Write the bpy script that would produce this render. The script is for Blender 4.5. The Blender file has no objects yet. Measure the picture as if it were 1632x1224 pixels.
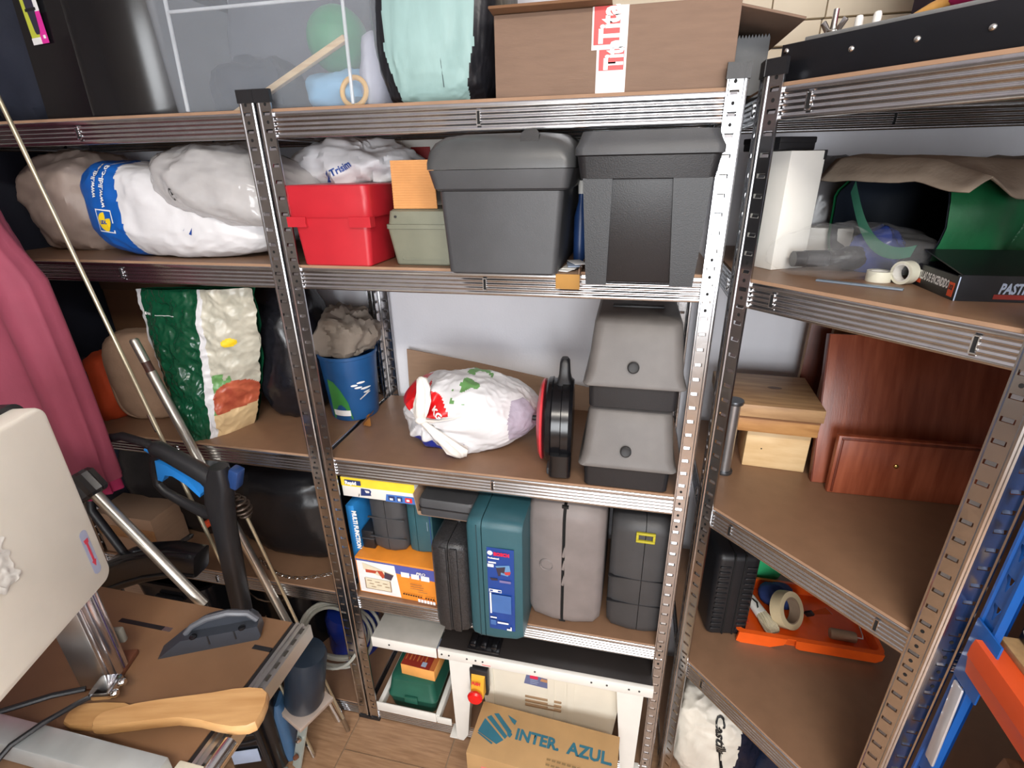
import bpy, bmesh, math, random
from mathutils import Vector as V, Matrix, noise
from mathutils.bvhtree import BVHTree
random.seed(7)
R = math.radians
SC = bpy.context.scene
COL = SC.collection
# ------------------------------------------------------------------ camera, light, exposure
cam = bpy.data.cameras.new('camera'); cam_o = bpy.data.objects.new('camera', cam); COL.objects.link(cam_o)
cam.sensor_width = 36.0; cam.lens = 816.25 / 1632 * 36.0; cam.clip_start = 0.02; cam.clip_end = 60
yaw, pit, rol = -0.2262, -0.4002, -0.0182
f = V((math.sin(yaw) * math.cos(pit), math.cos(yaw) * math.cos(pit), math.sin(pit)))
rg = V((math.cos(yaw), -math.sin(yaw), 0)); up = rg.cross(f)
r2 = rg * math.cos(rol) + up * math.sin(rol); u2 = up * math.cos(rol) - rg * math.sin(rol)
cm = Matrix((r2, u2, -f)).transposed().to_4x4(); cm.translation = V((0.7248, -0.986, 1.6583))
cam_o.matrix_world = cm
SC.camera = cam_o
w = bpy.data.worlds.new('world'); SC.world = w; w.use_nodes = True
w.node_tree.nodes['Background'].inputs[0].default_value = (0.80, 0.90, 1.0, 1)
w.node_tree.nodes['Background'].inputs[1].default_value = 1.0

def area(name, loc, target, sx, sy, energy, color=(1, 1, 1)):
    l = bpy.data.lights.new(name, 'AREA'); l.shape = 'RECTANGLE'; l.size = sx; l.size_y = sy; l.energy = energy; l.color = color
    o = bpy.data.objects.new(name, l); COL.objects.link(o); o.location = loc
    o.rotation_euler = (V(target) - V(loc)).to_track_quat('-Z', 'Y').to_euler()
    return o
# daylight coming in through the open garage door behind the photographer, and an unseen overhead fill added to brighten the cream machine
area('daylight_door', (0.92, -2.95, 1.42), (0.92, 0, 1.2), 1.15, 1.3, 62, (0.96, 0.98, 1.0))
area('overhead_fill', (1.05, -1.65, 2.52), (1.05, -1.65, 0), 1.2, 0.3, 46, (1.0, 0.93, 0.82))
SC.view_settings.view_transform = 'Standard'; SC.view_settings.look = 'None'
SC.view_settings.exposure = 0.0; SC.view_settings.gamma = 1.0; SC.view_settings.use_curve_mapping = False
SC.cycles.max_bounces = 10; SC.cycles.diffuse_bounces = 5; SC.cycles.glossy_bounces = 5; SC.cycles.transparent_max_bounces = 16

# ------------------------------------------------------------------ materials
def lin(c):
    return tuple(((x / 255) / 12.92 if x / 255 <= 0.04045 else ((x / 255 + 0.055) / 1.055) ** 2.4) for x in c)
MC = {}
def mat(n, c, r=0.5, met=0.0, var=0.08, vs=18, bump=0.0, bs=120, alpha=1.0, trans=0.0, coat=0.0, stretch=None, c2=None, spec=0.5, rvar=0.0, det=3):
    if n in MC: return MC[n]
    m = bpy.data.materials.new(n); m.use_nodes = True; nt = m.node_tree; N = nt.nodes; L = nt.links
    b = N['Principled BSDF']; b.inputs['Roughness'].default_value = r; b.inputs['Metallic'].default_value = met
    b.inputs['Alpha'].default_value = alpha; b.inputs['Transmission Weight'].default_value = trans; b.inputs['Coat Weight'].default_value = coat
    b.inputs['Specular IOR Level'].default_value = spec
    tc = N.new('ShaderNodeTexCoord'); mp = N.new('ShaderNodeMapping'); L.new(tc.outputs['Object'], mp.inputs[0])
    if stretch: mp.inputs['Scale'].default_value = stretch
    ns = N.new('ShaderNodeTexNoise'); ns.inputs['Scale'].default_value = vs; ns.inputs['Detail'].default_value = det; L.new(mp.outputs[0], ns.inputs[0])
    cr = N.new('ShaderNodeValToRGB'); L.new(ns.outputs[0], cr.inputs[0])
    l1 = lin(c); l2 = lin(c2) if c2 else tuple(min(1, x * (1 + var)) for x in l1)
    if not c2: l1 = tuple(x * (1 - var) for x in l1)
    cr.color_ramp.elements[0].position = 0.32; cr.color_ramp.elements[1].position = 0.68
    cr.color_ramp.elements[0].color = l1 + (1,); cr.color_ramp.elements[1].color = l2 + (1,)
    L.new(cr.outputs[0], b.inputs['Base Color'])
    if rvar:
        mr = N.new('ShaderNodeMapRange'); L.new(ns.outputs[0], mr.inputs[0]); mr.inputs[1].default_value = .3; mr.inputs[2].default_value = .7
        mr.inputs[3].default_value = max(.02, r - rvar); mr.inputs[4].default_value = r + rvar; L.new(mr.outputs[0], b.inputs['Roughness'])
    if bump:
        n2 = N.new('ShaderNodeTexNoise'); n2.inputs['Scale'].default_value = bs; n2.inputs['Detail'].default_value = 4; L.new(mp.outputs[0], n2.inputs[0])
        bp = N.new('ShaderNodeBump'); bp.inputs['Strength'].default_value = bump; bp.inputs['Distance'].default_value = 0.002
        L.new(n2.outputs[0], bp.inputs['Height']); L.new(bp.outputs[0], b.inputs['Normal'])
    MC[n] = m; return m
def wood(n, c, c2, stretch, r=0.45, vs=9, bump=0.1):
    return mat(n, c, r, c2=c2, stretch=stretch, vs=vs, bump=bump, bs=40, det=6)
def galv(n, c=(200, 201, 204), r=0.2):
    if n in MC: return MC[n]
    m = bpy.data.materials.new(n); m.use_nodes = True; nt = m.node_tree; N = nt.nodes; L = nt.links
    b = N['Principled BSDF']; b.inputs['Metallic'].default_value = 1.0
    tc = N.new('ShaderNodeTexCoord'); vo = N.new('ShaderNodeTexVoronoi'); vo.inputs['Scale'].default_value = 55; L.new(tc.outputs['Object'], vo.inputs[0])
    cr = N.new('ShaderNodeValToRGB'); l = lin(c); cr.color_ramp.elements[0].color = tuple(x * .93 for x in l) + (1,); cr.color_ramp.elements[1].color = tuple(min(1, x * 1.06) for x in l) + (1,)
    L.new(vo.outputs['Color'], cr.inputs[0]); L.new(cr.outputs[0], b.inputs['Base Color'])
    ns = N.new('ShaderNodeTexNoise'); ns.inputs['Scale'].default_value = 14; L.new(tc.outputs['Object'], ns.inputs[0])
    mr = N.new('ShaderNodeMapRange'); L.new(ns.outputs[0], mr.inputs[0]); mr.inputs[3].default_value = r - .04; mr.inputs[4].default_value = r + .06; L.new(mr.outputs[0], b.inputs['Roughness'])
    MC[n] = m; return m
GALV = galv('galvanised_steel')
BOARD = mat('brown_fibreboard', (134, 103, 80), .42, var=.06, vs=25, bump=.05, bs=300)
EDGE = mat('fibreboard_edge', (152, 120, 95), .75, bump=.1)
BLK = mat('black_plastic', (30, 30, 33), .42, bump=.15, bs=500)
BLKG = mat('glossy_black_plastic', (20, 20, 23), .22, bump=.03, bs=60)
DGREY = mat('dark_grey_plastic', (64, 65, 68), .48, bump=.12, bs=700)
GREY = mat('warm_grey_plastic', (104, 100, 98), .5, bump=.12, bs=700)
CARD = mat('cardboard', (152, 124, 102), .8, var=.05, bump=.12, bs=90, stretch=(1, 1, 6))
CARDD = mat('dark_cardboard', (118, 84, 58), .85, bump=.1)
WHITE = mat('white_paint', (232, 230, 224), .45, var=.02)
WPLAS = mat('white_plastic_film', (216, 216, 219), .38, var=.05, bump=.25, bs=45)
DARK = mat('dark_void', (12, 12, 13), .8)
ALU = mat('aluminium', (205, 205, 205), .32, 1.0, var=.04)
CHROME = mat('chrome', (225, 225, 225), .12, 1.0, var=.02)
INK = mat('black_ink', (22, 22, 24), .6)
WINK = mat('white_ink', (240, 240, 240), .5)
RED = mat('red_plastic', (184, 34, 46), .4, var=.05, bump=.05)
TEAL = mat('teal_plastic', (46, 88, 98), .45, var=.05, bump=.12, bs=600)
BLUEL = mat('blue_label', (30, 66, 140), .35)
ORANGE = mat('orange_print', (232, 142, 48), .5)
REDI = mat('red_print', (214, 48, 52), .45)
PEARL = mat('pale_grey_print', (170, 185, 210), .5)
PINKI = mat('crimson_print', (205, 35, 75), .45)

# ------------------------------------------------------------------ mesh building
def fr(x=0, y=0, z=0, rz=0, rx=0, ry=0):
    return Matrix.Translation((x, y, z)) @ Matrix.Rotation(rz, 4, 'Z') @ Matrix.Rotation(ry, 4, 'Y') @ Matrix.Rotation(rx, 4, 'X')
def front(x, y, z, rz=0):                       # local XY is an upright face looking towards -y, local Z comes out of it
    return fr(x, y, z, rz) @ Matrix.Rotation(R(90), 4, 'X')
def rr(w, d, r, n=4, ox=0, oy=0):
    r = min(r, w / 2 - 1e-4, d / 2 - 1e-4); p = []
    for cx, cy, a0 in ((w / 2 - r, d / 2 - r, 0), (-w / 2 + r, d / 2 - r, 90), (-w / 2 + r, -d / 2 + r, 180), (w / 2 - r, -d / 2 + r, 270)):
        for k in range(n + 1):
            a = R(a0 + 90 * k / n); p.append((ox + cx + r * math.cos(a), oy + cy + r * math.sin(a)))
    return p
class MB:
    def __init__(s): s.v = []; s.f = []; s.m = []; s.M = Matrix()
    def at(s, M): s.M = M; return s
    def add(s, vs, fs, m=0):
        o = len(s.v); s.v += [s.M @ V(p) for p in vs]; s.f += [tuple(i + o for i in q) for q in fs]
        s.m += (m if isinstance(m, list) else [m] * len(fs)); return s
    def box(s, x0, x1, y0, y1, z0, z1, m=0):
        vs = [(x, y, z) for z in (z0, z1) for y in (y0, y1) for x in (x0, x1)]
        return s.add(vs, [(0, 2, 3, 1), (4, 5, 7, 6), (0, 1, 5, 4), (2, 6, 7, 3), (0, 4, 6, 2), (1, 3, 7, 5)], m)
    def rbox(s, x0, x1, y0, y1, z0, z1, r=.004, m=0, seg=2):
        bm = bmesh.new(); bmesh.ops.create_cube(bm, size=1)
        for q in bm.verts: q.co = ((x0 + x1) / 2 + q.co.x * (x1 - x0), (y0 + y1) / 2 + q.co.y * (y1 - y0), (z0 + z1) / 2 + q.co.z * (z1 - z0))
        r = min(r, .45 * (x1 - x0), .45 * (y1 - y0), .45 * (z1 - z0))
        bmesh.ops.bevel(bm, geom=bm.edges[:], offset=r, segments=seg, profile=.5, affect='EDGES')
        bm.verts.index_update(); vs = [q.co.copy() for q in bm.verts]; fs = [tuple(q.index for q in f.verts) for f in bm.faces]; bm.free()
        return s.add(vs, fs, m)
    def loft(s, rings, caps=(True, True), m=0, closed=True):
        n = len(rings[0]); vs = [p for r in rings for p in r]; fs = []
        for k in range(len(rings) - 1):
            for i in range(n if closed else n - 1):
                j = (i + 1) % n; fs.append((k * n + i, k * n + j, (k + 1) * n + j, (k + 1) * n + i))
        if caps[0]: fs.append(tuple(range(n - 1, -1, -1)))
        if caps[1]: fs.append(tuple(range((len(rings) - 1) * n, len(rings) * n)))
        return s.add(vs, fs, m)
    def tub(s, lv, m=0, caps=(True, True), n=4):    # stack of rounded rectangles: (z, w, d, r, ox, oy)
        return s.loft([[(x, y, l[0]) for x, y in rr(l[1], l[2], l[3], n, *(l[4:6] if len(l) > 4 else (0, 0)))] for l in lv], caps, m)
    def tube(s, pts, r, n=8, m=0, caps=True):
        pts = [V(p) for p in pts]; rs = r if isinstance(r, (list, tuple)) else [r] * len(pts); rings = []; u = None
        for i, p in enumerate(pts):
            t = (pts[min(i + 1, len(pts) - 1)] - pts[max(i - 1, 0)]).normalized()
            if u is None: u = t.orthogonal().normalized()
            u = (u - t * u.dot(t)).normalized(); b = t.cross(u)
            rings.append([p + (u * math.cos(2 * math.pi * k / n) + b * math.sin(2 * math.pi * k / n)) * rs[i] for k in range(n)])
        return s.loft(rings, (caps, caps), m)
    def lathe(s, prof, n=24, m=0, caps=(False, False)):
        return s.loft([[(r * math.cos(2 * math.pi * k / n), r * math.sin(2 * math.pi * k / n), z) for k in range(n)] for r, z in prof], caps, m)
    def prism(s, poly, z0, z1, m=0):
        n = len(poly); a = sum(poly[i][0] * poly[(i + 1) % n][1] - poly[(i + 1) % n][0] * poly[i][1] for i in range(n))
        if a < 0: poly = poly[::-1]
        return s.loft([[(x, y, z0) for x, y in poly], [(x, y, z1) for x, y in poly]], (True, True), m)
    def grid(s, fn, nu, nv, m=0):
        vs = [fn(i / nu, j / nv) for j in range(nv + 1) for i in range(nu + 1)]
        fs = [(j * (nu + 1) + i, j * (nu + 1) + i + 1, (j + 1) * (nu + 1) + i + 1, (j + 1) * (nu + 1) + i) for j in range(nv) for i in range(nu)]
        if callable(m): m = [m((i + .5) / nu, (j + .5) / nv) for j in range(nv) for i in range(nu)]
        return s.add(vs, fs, m)
    def blob(s, size, e1=.75, e2=.75, amp=.012, f=9, seed=0, nu=56, nv=32, mf=None, shape=None, flat=.96, an=(1, 1, 1)):
        sx, sy, sz = size; P = lambda c, e: math.copysign(abs(c) ** e, c); vs = []
        for j in range(nv + 1):
            ph = -math.pi / 2 + math.pi * j / nv
            for i in range(nu):
                th = 2 * math.pi * i / nu
                p = V((sx * P(math.cos(ph), e1) * P(math.cos(th), e2), sy * P(math.cos(ph), e1) * P(math.sin(th), e2), sz * P(math.sin(ph), e1)))
                q = V((p.x * an[0], p.y * an[1], p.z * an[2])) * f + V((seed * 7.3, seed * 3.1, seed))
                d = 0; a = 1.0
                for o in range(4): d += a * (.5 - abs(noise.noise(q))); a *= .55; q = q * 2.03
                p += p.normalized() * d * amp * 2
                if shape: p = V(shape(p))
                p.z = max(p.z, -sz * flat); vs.append(p)
        fs = []; ms = []
        for j in range(nv):
            for i in range(nu):
                k = (i + 1) % nu; q = (j * nu + i, j * nu + k, (j + 1) * nu + k, (j + 1) * nu + i); fs.append(q)
                ms.append(mf(sum((vs[t] for t in q), V()) / 4) if mf else 0)
        return s.add(vs, fs, ms)
    def build(s, name, mats, parent=None, ang=38, flatshade=False):
        me = bpy.data.meshes.new(name); me.from_pydata([tuple(p) for p in s.v], [], s.f)
        for m in (mats if isinstance(mats, (list, tuple)) else [mats]): me.materials.append(m)
        me.polygons.foreach_set('material_index', s.m)
        if not flatshade:
            me.polygons.foreach_set('use_smooth', [True] * len(me.polygons)); me.set_sharp_from_angle(angle=R(ang))
        me.update(); return link(name, me, parent)
def link(name, me, parent=None, M=None):
    o = bpy.data.objects.new(name, me); COL.objects.link(o)
    if parent: o.parent = parent
    if M is not None: o.matrix_local = M
    return o
def tag(o, label, cat, group=None):
    o['label'] = label; o['category'] = cat
    if group: o['group'] = group
    return o
def T(name, label, cat, loc=(0, 0, 0), rz=0, group=None):
    o = bpy.data.objects.new(name, None); COL.objects.link(o); o.location = loc; o.rotation_euler = (0, 0, rz); o.empty_display_size = .02
    return tag(o, label, cat, group)
def struct(o): o['kind'] = 'structure'; return o
def text(s, size, m, parent, M, name='lettering', ax='LEFT', shear=0, sx=1.0, bold=.0, wrap=None, sub=0):
    c = bpy.data.curves.new(name, 'FONT'); c.body = s; c.size = size; c.shear = shear; c.align_x = ax; c.offset = bold; c.resolution_u = 2
    o = bpy.data.objects.new('t', c); COL.objects.link(o); bpy.context.view_layer.update()
    me = bpy.data.meshes.new_from_object(o.evaluated_get(bpy.context.evaluated_depsgraph_get()))
    bpy.data.objects.remove(o); bpy.data.curves.remove(c); me.name = name; me.materials.clear(); me.materials.append(m)
    if wrap:                                        # press the print onto a curved surface along -Z of its frame
        bm = bmesh.new(); bm.from_mesh(me)
        for _ in range(sub): bmesh.ops.subdivide_edges(bm, edges=[e for e in bm.edges if e.calc_length() > size * .12], cuts=1)
        bmesh.ops.triangulate(bm, faces=bm.faces[:])
        bm.to_mesh(me); bm.free()
    for v in me.vertices:
        p = M @ V((v.co.x * sx, v.co.y, 0))
        if wrap:
            d = (M.to_3x3() @ V((0, 0, -1))).normalized(); h = wrap.ray_cast(p - d * .2, d)
            if h[0] is not None: p = h[0] - d * .0030
        v.co = p
    return link(name, me, parent)
def decal(rects, mats, parent, M, name='label', wrap=None):     # flat print: (x0, x1, y0, y1, material index) or polygons, each layer a hair above the last
    b = MB()
    for k, q in enumerate(rects):
        z = .0004 + .0003 * k; mi = q[-1]
        poly = [(q[0], q[2]), (q[1], q[2]), (q[1], q[3]), (q[0], q[3])] if len(q) == 5 else list(q[0])
        if wrap:
            d = (M.to_3x3() @ V((0, 0, -1))).normalized(); xs = [p[0] for p in poly]; ys = [p[1] for p in poly]; n = 8
            if len(q) == 5:
                vs = []
                for j in range(n + 1):
                    for i in range(n + 1):
                        p = M @ V((xs[0] + (xs[1] - xs[0]) * i / n, ys[0] + (ys[2] - ys[0]) * j / n, 0)); h = wrap.ray_cast(p - d * .2, d)
                        vs.append((h[0] if h[0] is not None else p) - d * (z + .0015))
                b.at(Matrix()).add(vs, [(j * (n + 1) + i, j * (n + 1) + i + 1, (j + 1) * (n + 1) + i + 1, (j + 1) * (n + 1) + i) for j in range(n) for i in range(n)], mi)
            else:
                vs = []
                for p in poly:
                    p = M @ V((p[0], p[1], 0)); h = wrap.ray_cast(p - d * .2, d); vs.append((h[0] if h[0] is not None else p) - d * (z + .0015))
                c = M @ V((sum(xs) / len(xs), sum(ys) / len(ys), 0)); h = wrap.ray_cast(c - d * .2, d); vs.append((h[0] if h[0] is not None else sum(vs, V()) / len(vs)) - d * (z + .0018))
                b.at(Matrix()).add(vs, [(i, (i + 1) % (len(vs) - 1), len(vs) - 1) for i in range(len(vs) - 1)], mi)
        else:
            b.at(M).prism(poly, z - .0003, z, mi)
    return b.build(name, mats, parent, flatshade=not wrap)
def bvh(o):
    return BVHTree.FromPolygons([v.co.copy() for v in o.data.vertices], [tuple(p.vertices) for p in o.data.polygons])
def ell(cx, cy, rx, ry, n=20, a0=0, a1=360):
    return [(cx + rx * math.cos(R(a0 + (a1 - a0) * k / (n - (a1 - a0 < 360)))), cy + ry * math.sin(R(a0 + (a1 - a0) * k / (n - (a1 - a0 < 360))))) for k in range(n)]

# ------------------------------------------------------------------ the room
DIMF = mat('front_wall_paint', (206, 198, 184), .85, var=.05, vs=5)
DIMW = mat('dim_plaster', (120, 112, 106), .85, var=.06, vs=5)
PLASTER = mat('white_plaster', (226, 226, 232), .85, var=.03, vs=6, bump=.25, bs=180)
BEIGE = mat('cream_panel_paint', (222, 208, 184), .6, var=.03, vs=4)
FLOORW = wood('wood_look_tile', (146, 112, 84), (174, 138, 106), (3, 30, 1), .35, 4)
GROUT = mat('grout', (150, 130, 108), .8)
X0, X1, Y0, Y1, ZC = -1.75, 1.64, -3.0, 0.425, 2.6
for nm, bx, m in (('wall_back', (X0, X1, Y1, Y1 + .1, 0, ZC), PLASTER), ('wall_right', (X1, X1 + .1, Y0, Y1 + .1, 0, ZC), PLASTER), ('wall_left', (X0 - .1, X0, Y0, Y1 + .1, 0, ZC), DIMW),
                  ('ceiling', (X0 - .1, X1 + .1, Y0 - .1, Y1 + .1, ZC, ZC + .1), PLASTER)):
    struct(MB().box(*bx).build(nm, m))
b = MB(); b.box(X0, X1, Y0 - .1, Y0, 2.12, ZC); b.box(X0, .32, Y0 - .1, Y0, 0, 2.12); b.box(1.52, X1 + .1, Y0 - .1, Y0, 0, 2.12); b.box(.32, 1.52, Y0 - .1, Y0, 0, .73)
struct(b.build('wall_front', DIMF))
fl = struct(MB().box(X0, X1, Y0, Y1, -.06, -.004).build('floor', GROUT))
tile = {}
for i in range(-6, 5):
    xa = -.036 + .328 * i; off = (0, .53, .27)[i % 3]
    for j in range(-5, 2):
        ya = -.104 - .0 + off + .9 * j; yb = ya + .9
        a0, a1, c0, c1 = max(xa + .002, X0), min(xa + .326, X1), max(ya + .002, Y0), min(yb - .002, Y1)
        if a1 - a0 < .02 or c1 - c0 < .02: continue
        k = (round(a1 - a0, 3), round(c1 - c0, 3))
        if k not in tile:
            o = MB().box(0, a1 - a0, 0, c1 - c0, -.004, 0).build('tile', FLOORW, fl, flatshade=True); tile[k] = o.data; o.location = (a0, c0, 0)
        else: link('tile', tile[k], fl, Matrix.Translation((a0, c0, 0)))
# cream boards high on the back wall
k = 1
for z0, z1, cuts in ((1.80, 1.884, (.55, 1.2, 1.62)), (1.887, 1.93, (.55, .93, 1.08, 1.62)), (1.933, 2.25, (.55, .98, 1.085, 1.62)), (2.253, 2.59, (.55, 1.085, 1.62))):
    for a, c in zip(cuts, cuts[1:]):
        struct(MB().rbox(a + .001, c - .001, Y1 - (.03 if z0 != 1.80 else .018), Y1, z0, z1, .002).build('trim_%d' % k, BEIGE)); k += 1

# ------------------------------------------------------------------ shelving units
HL = [1.765, 1.4661, .9848, .5279, .0505]; BH = .0462
W = .889; PW = .0325; TOP = 1.80
SL = [1.7625 - .031 * k for k in range(56)]
PROF = [(0, .004), (.0012, .001), (.0035, 0), (.0062, 0), (.0078, .0018), (.012, .0018), (.027, .0018), (.0285, .0018), (.0300, 0), (.0322, 0), (.0325, .001), (.0325, .0045)]
def flange(b, o, d, inn):
    o = V(o); d = V(d).normalized(); inn = V(inn).normalized()
    P = lambda a, e, z: o + d * a + inn * e + V((0, 0, z))
    zs = [0.008]
    for z in reversed(SL): zs += [z - .0035, z + .0035]
    zs.append(1.787)
    zs = [z for z in zs if z >= .008]
    for k in range(len(zs) - 1):
        slot = k % 2 == 1
        for i in range(len(PROF) - 1):
            if slot and i == 5: continue
            (a, e), (c, g) = PROF[i], PROF[i + 1]
            b.add([P(a, e, zs[k]), P(c, g, zs[k]), P(c, g, zs[k + 1]), P(a, e, zs[k + 1])], [(0, 1, 2, 3)])
        if slot: b.add([P(.0138, .0030, zs[k] + .0004), P(.0252, .0030, zs[k] + .0004), P(.0252, .0052, zs[k + 1] - .0003), P(.0138, .0052, zs[k + 1] - .0003)], [(0, 1, 2, 3)])
def dots(b, o, d, inn):
    o = V(o); d = V(d).normalized(); inn = V(inn).normalized(); z3 = V((0, 0, 1))
    for h in HL:
        for z in SL:
            zz = z + .0155
            if h - .075 < zz < h + .035:
                c = o + d * .0195 + inn * .0014 + z3 * zz
                b.add([c + d * .0028 * math.cos(t * math.pi / 4) + z3 * .0032 * math.sin(t * math.pi / 4) for t in range(8)], [tuple(range(8))], 1)
post_mesh = {}
def post(parent, key, d1, i1, d2, i2, at):
    if key not in post_mesh:
        b = MB(); flange(b, (0, 0, 0), d1, i1); flange(b, (0, 0, 0), d2, i2); dots(b, (0, 0, 0), d1, i1); dots(b, (0, 0, 0), d2, i2)
        o = b.build('post', [GALV, DARK], parent, 25); post_mesh[key] = [o.data]
        for nm, z0, z1 in (('post_cap', 1.781, 1.804), ('post_foot', 0, .012)):
            b = MB()
            for d, i in ((d1, i1), (d2, i2)):
                d = V(d).normalized(); i = V(i).normalized(); M = Matrix((d, i, V((0, 0, 1)))).transposed().to_4x4()
                b.at(M).box(-.0018, .0345, -.0015, .0065, z0, z1)
            c = b.build(nm, BLK, o, flatshade=True); post_mesh[key].append(c.data)
    else:
        o = link('post', post_mesh[key][0], parent); link('post_cap', post_mesh[key][1], o); link('post_foot', post_mesh[key][2], o)
    o.location = at
BPROF = [(.016, 0), (.001, 0), (0, -.001)]
for k in range(33): BPROF.append((.0012 - .0012 * math.cos(2 * math.pi * k / 8) if 0 < k < 32 else 0, -.0075 - .0335 * k / 32))
BPROF += [(0, -.0452), (.001, -BH), (.012, -BH)]
beam_mesh = {}
def beam(parent, p0, p1, z, slots=(.5,)):
    p0 = V((p0[0], p0[1], z)); d = V((p1[0], p1[1], z)) - p0; L = d.length; key = (round(L, 3), slots)
    M = Matrix.Translation(p0) @ Matrix.Rotation(math.atan2(d.y, d.x), 4, 'Z')
    if key not in beam_mesh:
        b = MB(); n = len(BPROF)
        b.loft([[(0, e, q) for e, q in BPROF], [(L, e, q) for e, q in BPROF]], (False, False), 0, False)
        for s in slots:
            x = L * s
            b.box(x - .0022, x + .0022, -.0006, .003, -.034, -.0135, 1)
            b.box(x - .0040, x - .0022, -.0022, .001, -.0352, -.0125); b.box(x + .0022, x + .0034, -.0016, .001, -.030, -.0125); b.box(x - .0040, x + .0034, -.0016, .001, -.0362, -.0345)
            b.box(x - .0040, x + .0034, -.0016, .001, -.0132, -.0118)
        o = b.build('beam', [GALV, DARK], parent, 50); beam_mesh[key] = o.data; o.matrix_local = M
    else: link('beam', beam_mesh[key], parent, M)
board_mesh = {}
def board(parent, key, poly, z):
    if key not in board_mesh:
        b = MB(); n = len(poly); b.prism(poly, -.0065, 0, 1); b.m = [1] * n + [1, 0]
        board_mesh[key] = b.build('shelf_board', [BOARD, EDGE], parent, flatshade=True).data
        o = [c for c in COL.objects if c.data == board_mesh[key]][0]
    else: o = link('shelf_board', board_mesh[key], parent)
    o.location = (0, 0, z + .0055)
DEP = .402
def rack(x0, label):
    t = T('shelving_unit', label, 'shelving', (x0, 0, 0), 0, 'galvanised shelving units')
    post(t, 'fl', (1, 0, 0), (0, 1, 0), (0, 1, 0), (1, 0, 0), (0, 0, 0)); post(t, 'fr', (-1, 0, 0), (0, 1, 0), (0, 1, 0), (-1, 0, 0), (W, 0, 0))
    post(t, 'bl', (1, 0, 0), (0, -1, 0), (0, -1, 0), (1, 0, 0), (0, DEP, 0)); post(t, 'br', (-1, 0, 0), (0, -1, 0), (0, -1, 0), (-1, 0, 0), (W, DEP, 0))
    for h in HL:
        beam(t, (.006, .0046), (W - .006, .0046), h); beam(t, (W - .006, DEP - .0046), (.006, DEP - .0046), h)
        beam(t, (.0046, DEP - .008), (.0046, .008), h, (.18, .82)); beam(t, (W - .0046, .008), (W - .0046, DEP - .008), h, (.18, .82))
        board(t, 'r', [(.008, .0075), (W - .008, .0075), (W - .008, DEP - .0075), (.008, DEP - .0075)], h)
    return t
rack(0, 'galvanised shelving unit holding the power tool cases and stacked toolboxes')
rack(-.893, 'galvanised shelving unit beside the pink garment, holding carrier bags')
RO = V((.9097, -.0054, 0)); RD = V((.6921, -.7218, 0)); RN = V((.7218, .6921, 0)); W2 = .4307
t = T('shelving_unit', 'corner shelving unit with a diagonal front, holding mahogany panels and an orange tray', 'shelving', RO, 0, 'galvanised shelving units')
e = RD * W2; XR, YB = .70, .407
post(t, 'cl', RD, RN, (0, 1, 0), (1, 0, 0), (0, 0, 0)); post(t, 'cr', -RD, RN, (1, 0, 0), (0, 1, 0), e)
post(t, 'bl', 0, 0, 0, 0, (0, YB, 0)); post(t, 'br', 0, 0, 0, 0, (XR, YB, 0)); post(t, 'fr', 0, 0, 0, 0, (XR, e.y, 0))
for h in HL:
    q0 = RD * .006 + RN * .0046; q1 = RD * (W2 - .006) + RN * .0046
    beam(t, q0, q1, h, (.167, .833)); beam(t, (.0046, YB - .008), (.0046, .008), h, (.18, .82)); beam(t, (e.x + .006, e.y + .0046), (XR - .006, e.y + .0046), h, (.18, .82))
    beam(t, (XR - .006, YB - .0046), (.006, YB - .0046), h); beam(t, (XR - .0046, e.y + .006), (XR - .0046, YB - .006), h)
    a = RD * .004 + RN * .0075; c = RD * (W2 - .004) + RN * .0075
    board(t, 'c', [(.008, .012), (a.x, a.y), (c.x, c.y), (e.x + .012, e.y + .008), (XR - .008, e.y + .008), (XR - .008, YB - .008), (.008, YB - .008)], h)
B1, B2, B3, B4, B5 = [h + .0057 for h in HL]

# ------------------------------------------------------------------ top shelf
FILM = mat('clear_film', (205, 205, 205), .16, alpha=.42, bump=.35, bs=40)
BAGGREY = mat('grey_film', (196, 194, 194), .1, alpha=.72, bump=1.0, bs=22)
NAVY = mat('navy_fabric', (26, 31, 46), .85, bump=.3, bs=90)
CLOTHG = mat('grey_cloth', (84, 88, 98), .9, bump=.3)
t = T('storage_bin', 'tall black plastic storage bin with a lime and pink label, on the top shelf', 'storage bin', (-.41, .17, B1))
def binring(z, k, g=0):
    p = [(-.175 + g, .13), (-.178 + g, -.10), (-.165 + g, -.118), (-.02, -.146 + g), (-.004, -.149 + g), (.0, -.147 + g), (.03, -.1465 + g), (.06, -.143 + g), (.09, -.136 + g), (.12, -.126 + g), (.15 - g, -.111 + g), (.168 - g, -.094 + g), (.173 - g, -.07), (.173 - g, .13), (.15, .15 - g), (-.15, .15 - g)]
    return [(x * k, y * k, z) for x, y in p]
b = MB(); b.loft([binring(0, .985), binring(.006, 1.0), binring(.33, .965), binring(.332, .95), binring(.02, .95)], (True, True)); b.build('body', BLKG, t, 28)
b = MB(); b.loft([binring(.325, .99), binring(.35, 1.0), binring(.353, .94), binring(.325, .94)], (False, False)); b.build('rim', BLKG, t, 28)
M = Matrix.Translation((-.098, -.1325, .142)) @ Matrix.Rotation(math.atan2(-.028, .145), 4, 'Z') @ Matrix.Rotation(R(90 + 1.2), 4, 'X')
pot = [(-.014, .06), (-.012, .055), (-.008, .022), (-.005, .017), (.006, .017), (.009, .022), (.013, .055), (.015, .06), (.015, .1), (-.014, .1)]
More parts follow.
